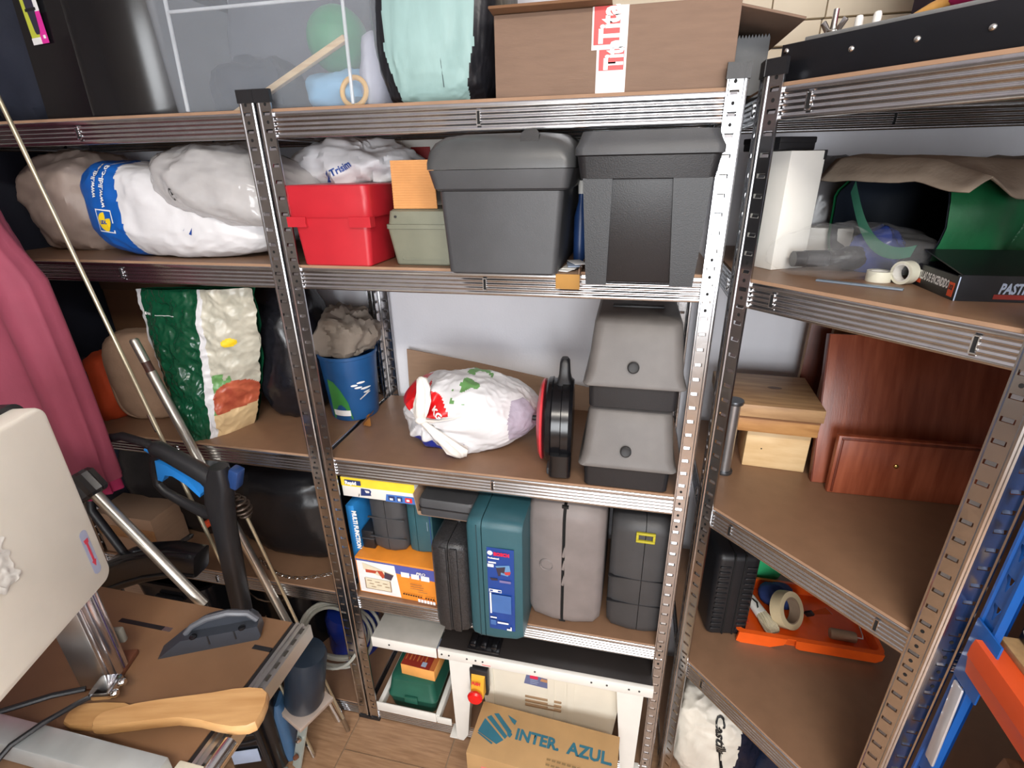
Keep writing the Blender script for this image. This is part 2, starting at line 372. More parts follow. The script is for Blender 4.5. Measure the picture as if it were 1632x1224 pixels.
decal([(-.028, .004, .012, .12, 0), (.004, .028, .055, .12, 1), (.004, .028, 0, .055, 2), (-.028, .004, 0, .012, 1), (pot, 3), (-.018, .019, .057, .062, 4), (.016, .024, .008, .014, 1)],
      [mat('lime_print', (196, 204, 70), .4), WINK, mat('magenta_print', (224, 50, 160), .4), mat('slate_print', (48, 46, 66), .4), INK], t, M)
# clear plastic storage box and what lies in it
CLEAR = mat('clear_frosted_plastic', (196, 204, 214), .16, alpha=.26, var=.03, bump=.05, bs=20)
CLEARE = mat('clear_plastic_ridge', (226, 232, 238), .15, alpha=.6)
t = T('storage_box', 'large clear plastic storage box full of odds and ends, beside the black bin', 'storage box', (.006, .2, B1))
b = MB(); b.tub([(0, .462, .315, .03), (.004, .472, .325, .03), (.34, .505, .35, .035)], 0, (True, False)); b.build('body', CLEAR, t)
b = MB(); b.at(front(0, -.163, 0) @ fr(0, 0, 0, 0, R(-2.2)))
for x0, x1, y0, y1 in ((-.197, -.190, .004, .30), (.178, .184, .004, .30)): b.rbox(x0, x1, y0, y1, -.002, .004, .002)
b.rbox(-.197, .184, .174, .180, -.002, .004, .002); b.build('ridge', CLEARE, t)
b = MB(); b.tub([(.335, .515, .36, .035), (.35, .515, .36, .035)], 0, (False, True)); b.build('lid', CLEARE, t)
t = T('play_ball', 'green rubber ball inside the clear storage box', 'ball', (.105, .16, B1 + .135))
b = MB(); b.lathe([(.062 * math.sin(math.pi * k / 14), -.062 * math.cos(math.pi * k / 14)) for k in range(15)], 28); b.build('shell', mat('green_rubber', (58, 140, 96), .5), t)
b = MB(); b.at(fr(0, 0, -.062)).lathe([(.006, -.001), (.006, .002), (0, .003)], 10); b.build('valve', BLK, t)
t = T('wooden_batten', 'long thin wooden slat lying across the things in the clear box', 'slat', (.02, .085, B1 + .06))
MB().at(fr(0, 0, 0, R(-4), 0, R(-22))).rbox(-.16, .16, -.007, .007, -.006, .006, .002).build('strip', wood('pale_wood', (196, 166, 124), (214, 190, 150), (2, 20, 20)), t)
tag(MB().at(fr(-.11, .2, B1 + .05)).blob((.075, .09, .048), amp=.018, f=14, seed=3, nu=32, nv=18).build('folded_cloth', NAVY), 'dark blue cloth bunched in the left of the clear box', 'cloth')
tag(MB().at(fr(.11, .15, B1 + .036)).blob((.055, .06, .034), amp=.012, f=16, seed=4, nu=32, nv=18).build('cleaning_cloth', mat('sky_blue_cloth', (122, 172, 208), .8, bump=.3)), 'sky blue cloth on the floor of the clear box', 'cloth')
tag(MB().at(fr(-.06, .295, B1 + .15)).blob((.165, .045, .145), .6, .6, amp=.014, f=11, seed=5, nu=48, nv=28).build('jacket', CLOTHG), 'grey folded jacket at the back of the clear box', 'jacket')
tag(MB().at(fr(.2, .17, B1 + .068)).blob((.033, .07, .066), amp=.01, f=14, seed=6, nu=28, nv=16).build('towel', mat('lilac_cloth', (170, 172, 190), .9, bump=.3)), 'pale lilac towel at the right end of the clear box', 'towel')
b = MB(); b.at(fr(.172, .075, B1 + .03, 0, R(78))).lathe([(.026 + .005 * math.cos(a * math.pi / 5), .005 * math.sin(a * math.pi / 5)) for a in range(11)], 24)
tag(b.build('rope_ring', mat('yellow_plastic', (222, 174, 84), .5)), 'yellow ring leaning inside the clear box', 'ring')
# woven sack
MINT = mat('mint_woven_plastic', (148, 180, 178), .55, var=.05, vs=40, bump=.35, bs=60, stretch=(1, 1, .3)); BLKW = mat('black_woven_plastic', (24, 25, 30), .35, bump=.5, bs=50)
t = T('woven_sack', 'black woven sack with a pale mint printed panel, beside the big carton', 'sack', (.345, .16, B1 + .15))
def sk(p):
    k = 1 + .12 * min(0, p.z) / .15; p.x *= k; p.y += .02 * math.sin(p.z * 30) * .3; return p
mint = lambda c: 1 if (c.y < -.03 and -.085 + max(0, -.06 - c.z) * .25 + .003 * noise.noise(c * 25) < c.x < .086 - max(0, -.06 - c.z) * .25 + .004 * noise.noise(c * 20)) else 0
MB().blob((.118, .118, .155), .35, .45, .007, 11, 8, 200, 90, mint, sk).build('body', [BLKW, MINT], t)
b = MB(); b.at(fr(-.01, -.12, -.005)); b.tube([(.012, -.001, .16), (.02, -.0045, .05), (.03, -.004, -.03), (.036, -.001, -.12)], .0009, 5); b.build('seam', mat('seam_thread', (80, 95, 98), .7), t)
# carton with the red and white packing tape
t = T('cardboard_box', 'large brown carton sealed with red and white packing tape, on the top shelf', 'box', (.670, .2, B1))
CARDB = mat('greyish_cardboard', (128, 104, 88), .85, var=.05, bump=.12, bs=90, stretch=(1, 1, 6)); MB().rbox(-.197, .197, -.18, .18, 0, .124, .002).build('body', CARDB, t)
b = MB(); b.at(fr(.197, 0, .122, 0, 0, R(14))).rbox(0, .105, -.15, .12, -.004, 0, .001); b.build('flap', CARDB, t)
b = MB(); b.at(fr(-.01, -.175, .126, 0, R(-4))).rbox(-.19, 0.01, -.03, .15, -.001, .0035, .001); b.build('flap', CARDD, t)
tape = [(-.022, .027, 0, .124, 0), (-.018, .023, .034, .066, 1), (-.031, .018, .064, .124, 0), (-.028, .014, .071, .124, 1)]
decal(tape, [mat('white_tape', (224, 216, 216), .35), mat('red_tape', (208, 66, 66), .35)], t, front(0, -.1802, 0), 'packing_tape')
text('Tita', .042, WINK, t, front(.0205, -.1822, .0355) @ fr(0, 0, 0, R(90)), sx=.62, bold=.0018)
text('Tita', .045, WINK, t, front(.0125, -.1824, .073) @ fr(0, 0, 0, R(90)), sx=.72, bold=.0018)
t = T('foam_pad', 'grey corrugated foam pad tucked under the open carton flap', 'foam pad', (.905, .23, B1))
b = MB(); ri = [];
b.loft([[(-.032 + .064 * k / 24, y, .088 + (.006 if k % 2 else 0)) for k in range(25)] + [(.032, y, 0), (-.032, y, 0)] for y in (-.09, .09)], (True, True)); b.build('pad', mat('grey_foam', (112, 114, 116), .9), t, flatshade=True)
# dark clothes beyond the bin
tag(MB().at(fr(-.74, .24, B1 + .15)).blob((.13, .13, .15), amp=.02, f=9, seed=11, nu=40, nv=22).build('folded_coat', NAVY), 'dark navy folded coat on the top shelf, left of the black bin', 'coat')
# riveted black bar and grey bar on the corner unit
def dg(s, n, z, rx=0): return Matrix.Translation(RO + RD * s + RN * n + V((0, 0, z))) @ Matrix.Rotation(math.atan2(RD.y, RD.x), 4, 'Z')
t = T('clamp_rail', 'black steel rail with domed rivets lying along the corner shelf edge', 'rail'); t.matrix_world = dg(0, .02, B1)
b = MB(); b.rbox(.009, .52, 0, .004, .001, .052, .001); b.box(.009, .0105, 0, .03, .001, .052); b.build('plate', mat('black_steel', (26, 27, 32), .38, .3), t)
STEEL = mat('bright_steel', (215, 215, 212), .2, 1.0)
for s, z in ((.0165, .043), (.0145, .014), (.114, .030), (.194, .0275), (.27, .0255), (.36, .026)):
    MB().at(Matrix.Translation((s, 0, z)) @ Matrix.Rotation(R(90), 4, 'X')).lathe([(.0042, 0), (.0038, .0012), (.0022, .0024), (0, .0028)], 14).build('rivet', STEEL, t)
t = T('workbench_jaw', 'grey aluminium jaw bar with white pegs, behind the black riveted rail', 'jaw bar'); t.matrix_world = dg(0, .075, B1)
b = MB(); b.rbox(.012, .52, 0, .09, 0, .060, .002); b.rbox(.010, .52, -.004, .09, .060, .067, .0015); b.build('bar', mat('grey_aluminium', (150, 152, 152), .45, .4), t)
for s in (.075, .10): MB().at(fr(s, .02, .067)).lathe([(.0055, 0), (.0055, .013), (.004, .017), (0, .018)], 14).build('peg', WHITE, t)
t = T('wing_bolt', 'steel wing bolt standing on the end of the grey jaw bar', 'bolt'); t.matrix_world = dg(.035, .10, B1 + .067)
MB().lathe([(.0075, 0), (.0075, .006), (.0045, .008), (.004, .034), (0, .035)], 12).build('shank', STEEL, t)
for sg in (-1, 1): MB().at(fr(sg * .012, 0, .012, 0, 0, R(sg * 35))).rbox(-.0045, .0045, -.0022, .0022, -.009, .010, .002).build('wing', STEEL, t)
t = T('coat_hanger', 'orange wooden coat hanger holding a pink garment above the corner unit', 'hanger'); t.matrix_world = dg(.17, .20, 1.868)
b = MB(); b.tube([(-.10, 0, -.022), (-.05, 0, -.003), (0, 0, .012), (.06, 0, -.002), (.15, 0, -.03)], [.005, .008, .009, .008, .005], 10); b.build('arms', wood('orange_wood', (214, 156, 78), (230, 176, 100), (6, 1, 1)), t)
b = MB(); b.tube([(0, 0, .015), (0, 0, .05), (.012, 0, .068), (.03, 0, .06), (.03, 0, .045)], .0018, 8); b.build('hook', STEEL, t)
PINKF = mat('fuchsia_cloth', (206, 38, 112), .8, bump=.3, bs=60)
o = MB().at(dg(.235, .2, 1.906)).blob((.10, .03, .046), amp=.012, f=16, seed=12, nu=40, nv=22).build('pink_garment', PINKF); tag(o, 'fuchsia garment draped over the orange coat hanger', 'garment')
t = T('wardrobe_frame', 'dark wooden frame standing behind the pink garment', 'frame'); t.matrix_world = dg(.0, .33, B1)
DW = mat('dark_plum_wood', (44, 32, 44), .5)
for nm, bx in (('upright', (.03, .06, 0, .03, 0, .5)), ('upright', (.62, .65, 0, .03, 0, .5)), ('crossbar', (.06, .62, 0, .03, .17, .20)), ('crossbar', (.06, .62, 0, .03, .47, .5)), ('panel', (.06, .62, .02, .028, 0, .47))):
    MB().rbox(*bx, .002).build(nm, DW, t)

# ------------------------------------------------------------------ second shelf
BEIGEB = mat('beige_film', (168, 150, 140), .45, bump=.8, bs=22, stretch=(1, 1, .35))
def sag(hx, k0, k1):                                                # height falls from the -x side to the +x side
    def s(p): p.z = (p.z + .12) * (k0 + (k1 - k0) * (p.x / hx + 1) / 2) - .12; return p
    return s
tag(MB().at(fr(-.735, .235, B2 + .112)).blob((.12, .13, .118), .8, .8, .014, 9, 21, 80, 44).build('plastic_bag', BEIGEB), 'beige crumpled plastic bag at the far left of the second shelf', 'bag')
BLUEB = mat('blue_film', (22, 92, 178), .38, bump=.3, bs=45)
t = T('shopping_bag', 'blue and white supermarket bag stuffed full, with a round yellow logo', 'bag', (-.335, .15, B2 + .118))
blue = lambda c: 1 if c.x < -.085 - .05 * (c.z + .05) else 0
bag = MB().blob((.25, .125, .12), .62, .7, .0075, 7, 22, 300, 90, blue, sag(.25, 1.0, .62)).build('body', [WPLAS, BLUEB], t)
bv = bvh(bag)
decal([([(-.028, -.022), (.024, -.026), (.027, .026), (-.024, .029)], 0), ([(-.025, -.0195), (.0215, -.023), (.0245, .023), (-.0215, .0265)], 1), (ell(0, 0, .020, .0215), 2)],
      [WINK, BLUEB, mat('yellow_print', (240, 206, 40), .45)], t, front(-.140, -.13, -.033), 'logo', bv)
text('LIDL', .011, mat('blue_print', (30, 70, 150), .5), t, front(-.155, -.13, -.037), sx=1.05, bold=.0006, wrap=bv)
text('www.lidl.es', .020, WINK, t, front(-.150, -.13, .020) @ fr(0, 0, 0, R(82)), wrap=bv, bold=.0005, sx=.8)
text('www.lidl-c.de', .020, WINK, t, front(-.127, -.13, -.002) @ fr(0, 0, 0, R(82)), wrap=bv, bold=.0005, sx=.9)
decal([([(.088, -.052), (.094, -.044), (.089, -.05)], 0), ([(.1, -.058), (.112, -.044), (.106, -.06)], 0)], [mat('blue_print', (30, 70, 150), .5)], t, front(-.01, -.13, 0), 'print', bv)
t = T('clear_plastic_bag', 'crinkled translucent grey plastic bag lying against the blue and white bag', 'bag', (-.165, .13, B2 + .155))
def cs(p): p.z += -.10 * (p.x / .19) * .35 - .02 * max(0, -p.x / .19); return p
o = MB().blob((.185, .125, .078), .8, .8, .012, 8, 23, 120, 60, None, cs, 1.0).build('body', BAGGREY, t)
bv = bvh(o); ar = ell(0, 0, .009, .013, 16, 60, 330)
b = MB()
b = [(x, y) for x, y in ar]; ring = [(b[i], b[i + 1]) for i in range(len(b) - 1)]
decal([([p, q, (q[0] * .72, q[1] * .72), (p[0] * .72, p[1] * .72)], 0) for p, q in ring] + [([(.004, -.002), (.012, .000), (.008, .009)], 0)], [INK], t, front(-.075, -.13, -.01), 'recycling_mark', bv)
# behind the red box
t = T('carton', 'brown carton behind the red box, with a crumpled white bag on top', 'box', (.115, .225, B2))
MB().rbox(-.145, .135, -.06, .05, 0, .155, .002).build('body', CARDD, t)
t = T('white_bag', 'crumpled white carrier bag with blue lettering, lying above the red box', 'bag', (.085, .215, B2 + .192))
o = MB().blob((.125, .065, .04), .85, .85, .022, 11, 25, 90, 44, flat=.85).build('body', WPLAS, t)
bv = bvh(o); ib = mat('blue_print', (30, 70, 150), .5)
text('Trisim', .02, ib, t, front(-.01, -.07, -.018) @ fr(0, 0, 0, R(24)), wrap=bv, bold=.0006); decal([([(-.036, -.03), (-.02, -.012), (-.024, -.03)], 0), ([(-.032, -.012), (-.022, -.004), (-.03, -.02)], 0)], [ib], t, front(0, -.07, 0), 'emblem', bv)
t = T('white_carton', 'white carton with a red end flap, half hidden at the back of the second shelf', 'box', (.19, .345, B2))
MB().rbox(-.075, .085, -.04, .045, 0, .252, .002).build('body', WHITE, t)
MB().rbox(-.005, .045, -.043, -.04, .17, .236, .001).build('end_flap', mat('maroon_card', (150, 40, 42), .6), t)
# red file box
t = T('file_box', 'red plastic file box with a stepped rim, on the second shelf', 'storage box', (.1225, .066, B2))
b = MB(); b.tub([(0, .15, .118, .008), (.003, .156, .124, .010), (.13, .176, .138, .014)], 0); b.build('body', RED, t)
b = MB(); b.tub([(.098, .182, .140, .014), (.1, .184, .142, .014), (.136, .186, .143, .014), (.140, .184, .141, .014), (.158, .186, .143, .016), (.1605, .180, .138, .014)], 0)
b.build('rim', RED, t)
for x0, x1 in ((-.0935, -.050), (.046, .0935)):
    b = MB(); b.at(front(0, -.0725, 0)).prism([(x0, .100), (x0, .080), (x1 - (.012 if x0 > 0 else 0), .080) if x0 < 0 else (x0 + .010, .080), (x1, .080) if x0 > 0 else (x1 - .002, .088), (x1, .100)], -.02, .0015); b.build('skirt', RED, t)
# olive grey box
OLIVE = mat('olive_grey_plastic', (118, 120, 104), .5, bump=.1, bs=600)
t = T('hobby_case', 'small olive grey plastic case with a hinged lid, right of the red box', 'case', (.305, .10, B2))
b = MB(); b.tub([(0, .116, .13, .008), (.003, .122, .136, .010), (.074, .142, .15, .010)], 0); b.build('body', OLIVE, t)
b = MB(); b.at(front(0, -.0705, 0) @ fr(0, 0, 0, 0, R(-6)))
for bx in ((-.044, .05, .012, .014), (-.044, .05, .058, .060), (-.044, -.042, .012, .060)): b.box(bx[0], bx[1], bx[2], bx[3], -.002, .0012)
b.build('front_panel', OLIVE, t)
b = MB(); b.tub([(.0745, .146, .154, .010), (.083, .146, .154, .010), (.0835, .139, .146, .010), (.108, .133, .142, .012), (.1115, .122, .13, .010)], 0); b.build('lid', OLIVE, t)
MB().at(front(-.05, -.0735, .098)).lathe([(.0024, -.001), (.0024, .0016), (0, .002)], 10).build('rivet', BLK, t)
b = MB(); b.at(fr(.2935, .042, B2 + .1125, R(1), R(-2)))
prof = [(-.045 + .09 * k / 56, .0006 * math.cos(k * math.pi)) for k in range(57)]
b.loft([[(-.0455, -.0018 - .0009 * (k % 2), .0905 * k / 38) for k in range(39)] + [(-.0455, .0018, .0905), (-.0455, .0018, 0)], [(.0435 + .004 * (1 - k / 38), -.0018 - .0009 * (k % 2), .0905 * k / 38) for k in range(39)] + [(.0435, .0018, .0905), (.0475, .0018, 0)]], (True, True))
tag(b.build('corrugated_card', mat('orange_cardboard', (204, 146, 90), .8), None, flatshade=True), 'piece of orange brown corrugated card standing on the olive case', 'cardboard')
# big dark grey toolbox
t = T('toolbox', 'big dark grey plastic toolbox with a clipped lid, on the second shelf', 'toolbox', (.492, .135, B2))
b = MB(); b.tub([(0, .196, .352, .010), (.004, .208, .36, .012), (.148, .228, .362, .012)], 0); b.build('body', DGREY, t)
b = MB(); b.tub([(.149, .236, .366, .012), (.1515, .240, .37, .012), (.1525, .246, .374, .014), (.182, .262, .386, .018), (.1835, .264, .386, .018)], 0); b.build('lid_skirt', DGREY, t)
b = MB(); b.tub([(.1845, .268, .390, .020), (.196, .268, .390, .022), (.214, .262, .384, .03), (.228, .250, .368, .04), (.238, .226, .340, .05), (.242, .18, .29, .05)], 0, n=7); b.build('lid', mat('charcoal_plastic', (72, 73, 74), .36, bump=.08, bs=500), t, 50)
b = MB(); b.at(front(.052, -.184, .205) @ fr(0, 0, 0, 0, R(-14)))
b.prism([(-.012, .034)] + ell(-.006, -.002, .009, .007, 5, 180, 270) + ell(.010, -.002, .009, .007, 5, 270, 360) + [(.019, .034), (.014, .04), (-.004, .04)], -.012, .006); b.build('latch', BLK, t)
# black box
t = T('crate', 'black plastic crate with a ribbed front and flared rim, right of the big toolbox', 'storage box', (.742, .105, B2))
b = MB(); b.tub([(0, .166, .37, .008), (.004, .174, .376, .008), (.166, .196, .39, .010)], 0); b.build('body', BLK, t)
for x0, x1, u0, u1 in ((-.089, -.054, -.099, -.052), (.052, .089, .041, .099)):
    b = MB(); b.at(fr(0, -.1885, 0)).loft([[(x0, -.003, -.004), (x1, -.003, -.004), (x1, .012, -.004), (x0, .012, -.004)], [(u0, -.012, .168), (u1, -.012, .168), (u1, .01, .168), (u0, .01, .168)]]); b.build('front_rib', BLK, t)
b = MB(); b.tub([(.166, .204, .398, .010), (.1675, .208, .402, .012), (.200, .218, .414, .014), (.2015, .222, .418, .014)], 0); b.build('rim', BLK, t)
b = MB(); b.tub([(.202, .226, .420, .014), (.212, .226, .420, .014), (.222, .216, .410, .016), (.236, .206, .40, .02)], 0); b.build('lid', DGREY, t)
t = T('card_tray', 'little cardboard tray of papers poking out between the toolbox and the black crate', 'tray', (.6165, .0, B2))
b = MB(); b.rbox(-.022, .020, -.03, .08, 0, .002, .0005); b.box(-.022, -.0205, -.03, .08, 0, .012); b.box(.0185, .020, -.03, .08, 0, .012); b.build('base', CARD, t)
b = MB(); b.at(fr(0, -.0305, .001, 0, R(8))).rbox(-.024, .021, -.002, 0, -.028, .001, .0005); b.build('flap', mat('tan_card', (172, 128, 66), .8), t)
for k in range(4): MB().at(fr(-.004 + .004 * k, .01 + .01 * k, .004 + .0028 * k, R(-20 + 15 * k))).rbox(-.014, .012, -.03, .02, 0, .0014, .0004).build('paper', [WINK, WHITE, PEARL, WINK][k], t)
t = T('spray_bottle', 'dark blue bottle wedged between the toolbox and the black crate', 'bottle', (.621, .125, B2))
MB().lathe([(0, 0), (.0125, .001), (.0135, .02), (.0135, .09), (.006, .12), (.005, .14)], 16).build('body', mat('deep_blue_plastic', (34, 62, 112), .35), t)
MB().lathe([(.0065, .135), (.007, .16), (0, .162)], 14).build('cap', WHITE, t)

# ------------------------------------------------------------------ corner unit, second shelf
t = T('tall_white_box', 'tall white cardboard box standing behind the corner post, with a black box on it', 'box', (.995, .125, B2), R(31))
MB().rbox(-.038, .04, -.045, .05, 0, .205, .0015).build('body', WHITE, t); MB().rbox(.036, .0425, -.046, .02, .19, .206, .001).build('corner_tab', BLK, t)
t = T('flat_black_box', 'flat black box lying on the tall white box', 'box', (.985, .15, B2 + .206), R(31)); MB().rbox(-.045, .036, -.045, .045, 0, .02, .002).build('base', BLK, t); MB().rbox(-.046, .037, -.046, .046, .012, .0225, .002).build('lid', BLK, t)
tag(MB().at(fr(1.135, .335, B2 + .08)).blob((.085, .06, .09), .8, .8, .018, 11, 31, 60, 34).build('parts_bag', mat('smoky_film', (112, 110, 112), .25, alpha=.9, bump=.4, bs=40)), 'smoky grey plastic bag of parts behind the small white box', 'bag')
t = T('small_white_box', 'small white cardboard box in front of the smoky grey bag', 'box', (1.122, .235, B2), R(-16)); MB().rbox(-.045, .045, -.03, .03, 0, .062, .001).build('body', WHITE, t)
b = MB(); b.at(front(0, -.0302, .031)).prism([(-.02, .01), (0, -.004), (.02, .01), (.019, .011), (0, -.002), (-.019, .011)], 0, .0006); b.build('tuck_flap', WHITE, t)
t = T('flashlight', 'black torch inside a clear plastic bag, in front of the small white box', 'torch', (1.075, .065, B2 + .024), R(12))
MB().at(fr(0, 0, 0, 0, 0, R(90))).lathe([(0, -.06), (.014, -.06), (.014, .02), (.021, .035), (.021, .06), (.018, .061), (0, .058)], 20).build('barrel', BLKG, t); MB().at(fr(0, 0, 0, 0, 0, R(90))).lathe([(.0148, -.04), (.0148, .0)], 20).build('grip', BLK, t)
tag(MB().at(fr(1.165, .085, B2 + .032)).blob((.034, .03, .033), .8, .8, .01, 18, 33, 40, 24).build('blue_glove', mat('blue_foil', (44, 62, 128), .25, bump=.3)), 'crumpled shiny blue packet beside the torch', 'packet')
tag(MB().at(fr(1.108, .062, B2 + .036)).blob((.112, .085, .036), .7, .8, .014, 11, 34, 70, 36, flat=.98).build('clear_bag', mat('thin_clear_film', (225, 225, 228), .05, alpha=.10, bump=.7, bs=70)), 'thin clear plastic bag lying over the torch', 'bag')
TAPEW = mat('white_tape_roll', (226, 224, 206), .45)
for lab, M in (('white tape roll lying flat near the front edge', fr(1.135, -.012, B2 + .0085, 0)), ('white tape roll standing on its rim beside the firelighter box', fr(1.163, -.032, B2 + .0185, R(-62), R(90)))):
    t = T('tape_roll', lab, 'tape', (0, 0, 0), 0, 'white tape rolls'); t.matrix_world = M
    MB().lathe([(.0145, -.0085), (.0185, -.0085), (.0185, .0085), (.0145, .0085)], 26).build('tape', TAPEW, t); MB().lathe([(.0125, -.008), (.0145, -.008), (.0145, .008), (.0125, .008), (.0125, -.008)], 26).build('core', WHITE, t)
tag(MB().at(fr(1.09, -.053, B2, R(-30))).rbox(-.06, .062, -.006, .006, 0, .003, .001).build('measuring_strip', mat('blue_grey_plastic', (120, 134, 150), .3)), 'blue grey plastic strip lying near the front edge of the corner shelf', 'strip')
t = T('firelighter_box', 'black firelighter box with white and red print, at the front of the corner shelf', 'box', (1.18, -.145, B2))
BK = mat('black_print', (20, 21, 26), .38)
b = MB(); b.box(0, .3, 0, .004, 0, .036); b.box(0, .3, .118, .122, 0, .036); b.box(0, .004, .004, .118, 0, .034); b.box(.296, .3, .004, .118, 0, .036); b.box(.004, .296, .004, .118, 0, .004); b.build('tray', BK, t)
b = MB(); b.at(fr(.004, 0, .036, 0, R(9))).box(0, .29, 0, .12, -.001, .0008); b.build('lid', BK, t)
ORP = mat('orange_red_print', (226, 84, 40), .5)
text('PASTILLAS DE', .020, PEARL, t, front(.052, -.0006, .012), shear=.2, sx=.62, bold=.0008); decal([(.048, .112, .004, .0105, 0)], [mat('brick_red_print', (140, 40, 32), .5)], t, front(0, 0, 0)); decal([(.0006, .0022, .0, .034, 0)], [PEARL], t, front(0, 0, 0), 'worn_edge')
SM = fr(0, .122, 0, R(-90)) @ Matrix.Rotation(R(90), 4, 'X')
text('PASTILLAS DE ENCENDIDO', .017, WINK, t, fr(-.0006, 0, 0) @ SM @ fr(.003, .0135, 0), shear=.2, sx=.48, bold=.0006); decal([(.003, .026, .006, .012, 0)], [ORP], t, SM); decal([(.104, .117, .004, .024, 0)], [ORP], t, SM, 'count_mark'); text('32', .009, BK, t, fr(-.0008, 0, 0) @ SM @ fr(.1055, .014, .0), shear=.2, bold=.0004)
# green carrier bag lying open towards the left
GREENB = mat('green_woven_bag', (24, 96, 58), .35, bump=.35, bs=60, var=.15); GLIN = mat('navy_lining', (20, 28, 40), .6); GHAN = mat('green_strap', (42, 104, 84), .5)
t = T('green_carrier_bag', 'large green carrier bag lying on its side with its mouth open', 'bag', (1.27, .13, B2 + .088), R(24))
def gr(x, hy, hz, dy=0, dz=0, s=0):
    p = []
    for k in range(40):
        a = 2 * math.pi * k / 40; ca, sa = math.cos(a), math.sin(a)
        p.append((x + .012 * noise.noise(V((ca * 2, sa * 2, x * 9 + s))), dy + hy * math.copysign(abs(ca) ** .7, ca) * (1 + .08 * noise.noise(V((ca * 3, sa * 3, x * 12)))), max(-.087, dz + hz * math.copysign(abs(sa) ** .7, sa) * (1 + .08 * noise.noise(V((ca * 3, sa * 3, x * 12 + 5)))))))
    return p
MB().loft([gr(-.125 + .03 * k, .12 + .02 * math.sin(k * .7), .086 + .006 * math.sin(k * 1.1)) for k in range(13)], (False, True)).build('body', GREENB, t, 60)
MB().loft([gr(-.123 + .03 * k, .115 + .02 * math.sin(k * .7), .081 + .006 * math.sin(k * 1.1)) for k in range(12)], (False, True)).build('lining', GLIN, t, 60)
b = MB()
for y0, y1, zz in ((-.06, .03, .05),): 
    b.grid(lambda u, v: (-.150 - .012 * math.sin(math.pi * u), .05 - .15 * u + .006 * v, .066 - .10 * math.sin(math.pi * u * .62) - .020 * v), 18, 2)
b.build('strap', GHAN, t)
bag = [c for c in t.children if c.name.startswith('body')][0]
text('4192STOYF', .013, mat('faint_white_print', (150, 180, 160), .5), t, front(.03, -.15, -.03) @ fr(0, 0, 0, R(84)), wrap=bvh(bag))
LINEN = mat('grey_beige_linen', (160, 144, 128), .9, bump=.4, bs=120, vs=30)
def lin_(u, v):
    x = -.15 + .42 * u; y = -.155 + .30 * v; z = .096 + .012 * math.sin(u * 7) * v + .006 * noise.noise(V((u * 6, v * 5, 2)))
    if v < .3: z -= (.3 - v) * (.16 * math.exp(-((u - .25) / .16) ** 2) + .02)
    if u < .08: z -= (.08 - u) * .4
    return (x, y, z)
b = MB(); b.grid(lin_, 36, 20); o = b.build('linen_cloth', LINEN, None, 60); o.location = (1.27, .13, B2 + .090); o.rotation_euler = (0, 0, R(24))
md = o.modifiers.new('thickness', 'SOLIDIFY'); md.thickness = .003; tag(o, 'grey beige checked cloth draped over the green carrier bag', 'cloth')

# ------------------------------------------------------------------ third shelf, left unit
t = T('seat_cushion', 'beige padded cushion standing on the third shelf beside the green potato bag', 'cushion', (-.625, .15, B3 + .125), R(18))
MB().blob((.095, .06, .128), .45, .6, .006, 9, 41, 56, 34).build('body', mat('beige_fabric', (176, 146, 122), .9, bump=.3, bs=200), t)
b = MB(); b.tube([(.088 * math.copysign(abs(math.cos(a)) ** .5, math.cos(a)), -.045, .118 * math.copysign(abs(math.sin(a)) ** .5, math.sin(a))) for a in [2 * math.pi * k / 40 for k in range(41)]], .0045, 7); b.build('piping', mat('beige_piping', (158, 128, 106), .9), t)
tag(MB().at(fr(-.755, .13, B3 + .09, R(10))).blob((.045, .07, .095), .7, .7, .01, 10, 42, 44, 26).build('orange_bag', mat('orange_cloth', (196, 72, 30), .8, bump=.3)), 'orange cloth bag squeezed beside the beige cushion', 'bag')
tag(MB().at(fr(-.815, .08, B3 + .08)).blob((.06, .07, .085), .7, .7, .014, 10, 43, 44, 26).build('rucksack', NAVY), 'dark navy rucksack slumped at the left end of the third shelf', 'bag')
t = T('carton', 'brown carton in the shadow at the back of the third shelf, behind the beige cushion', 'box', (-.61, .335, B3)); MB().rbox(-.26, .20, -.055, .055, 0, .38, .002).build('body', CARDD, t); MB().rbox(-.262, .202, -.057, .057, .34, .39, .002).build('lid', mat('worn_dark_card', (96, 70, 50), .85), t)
# green potato bag
t = T('potato_bag', 'tall green plastic bag printed with a white flower and potatoes, on the third shelf', 'bag', (-.345, .10, B3))
def pb(u, v, s):                                                    # u across, v up, s = -1 front / +1 back
    hw = .088 + .082 * v ** .8; cx = -.02 + .045 * v; a = (1 - v) * .75
    x = (u * 2 - 1) * hw; d = (.058 * (1 - v) ** .6 + .012) * (1 - abs(u * 2 - 1) ** 2.6)
    z = .40 * v - .02 * (1 - abs(u * 2 - 1) ** 2) * (1 - v) * 0 + .012 * u * v
    nz = noise.noise(V((u * 5, v * 7, s * 3))) * .012 + (.5 - abs(noise.noise(V((u * 9 + v * 2, v * 14, s))))) * .010 + .5 * (.5 - abs(noise.noise(V((u * 20, v * 24, s + 4))))) * .008
    X = cx + x * math.cos(a); Y = x * math.sin(a) * .75 + s * d + nz * s - .03 * v
    return (X, Y, max(0, z))
GREENP = mat('dark_green_film', (16, 72, 48), .2, bump=.55, bs=26, var=.12); FLOW = mat('flower_print', (168, 166, 152), .32, c2=(206, 202, 186), vs=22, bump=.3, bs=45)
REDP = mat('red_potato_print', (156, 66, 48), .35, c2=(196, 104, 74), vs=30, bump=.3, bs=45); CRM = mat('cream_print', (212, 184, 140), .35, bump=.3, bs=45); LEAF = mat('leaf_print', (104, 152, 92), .35, bump=.3)
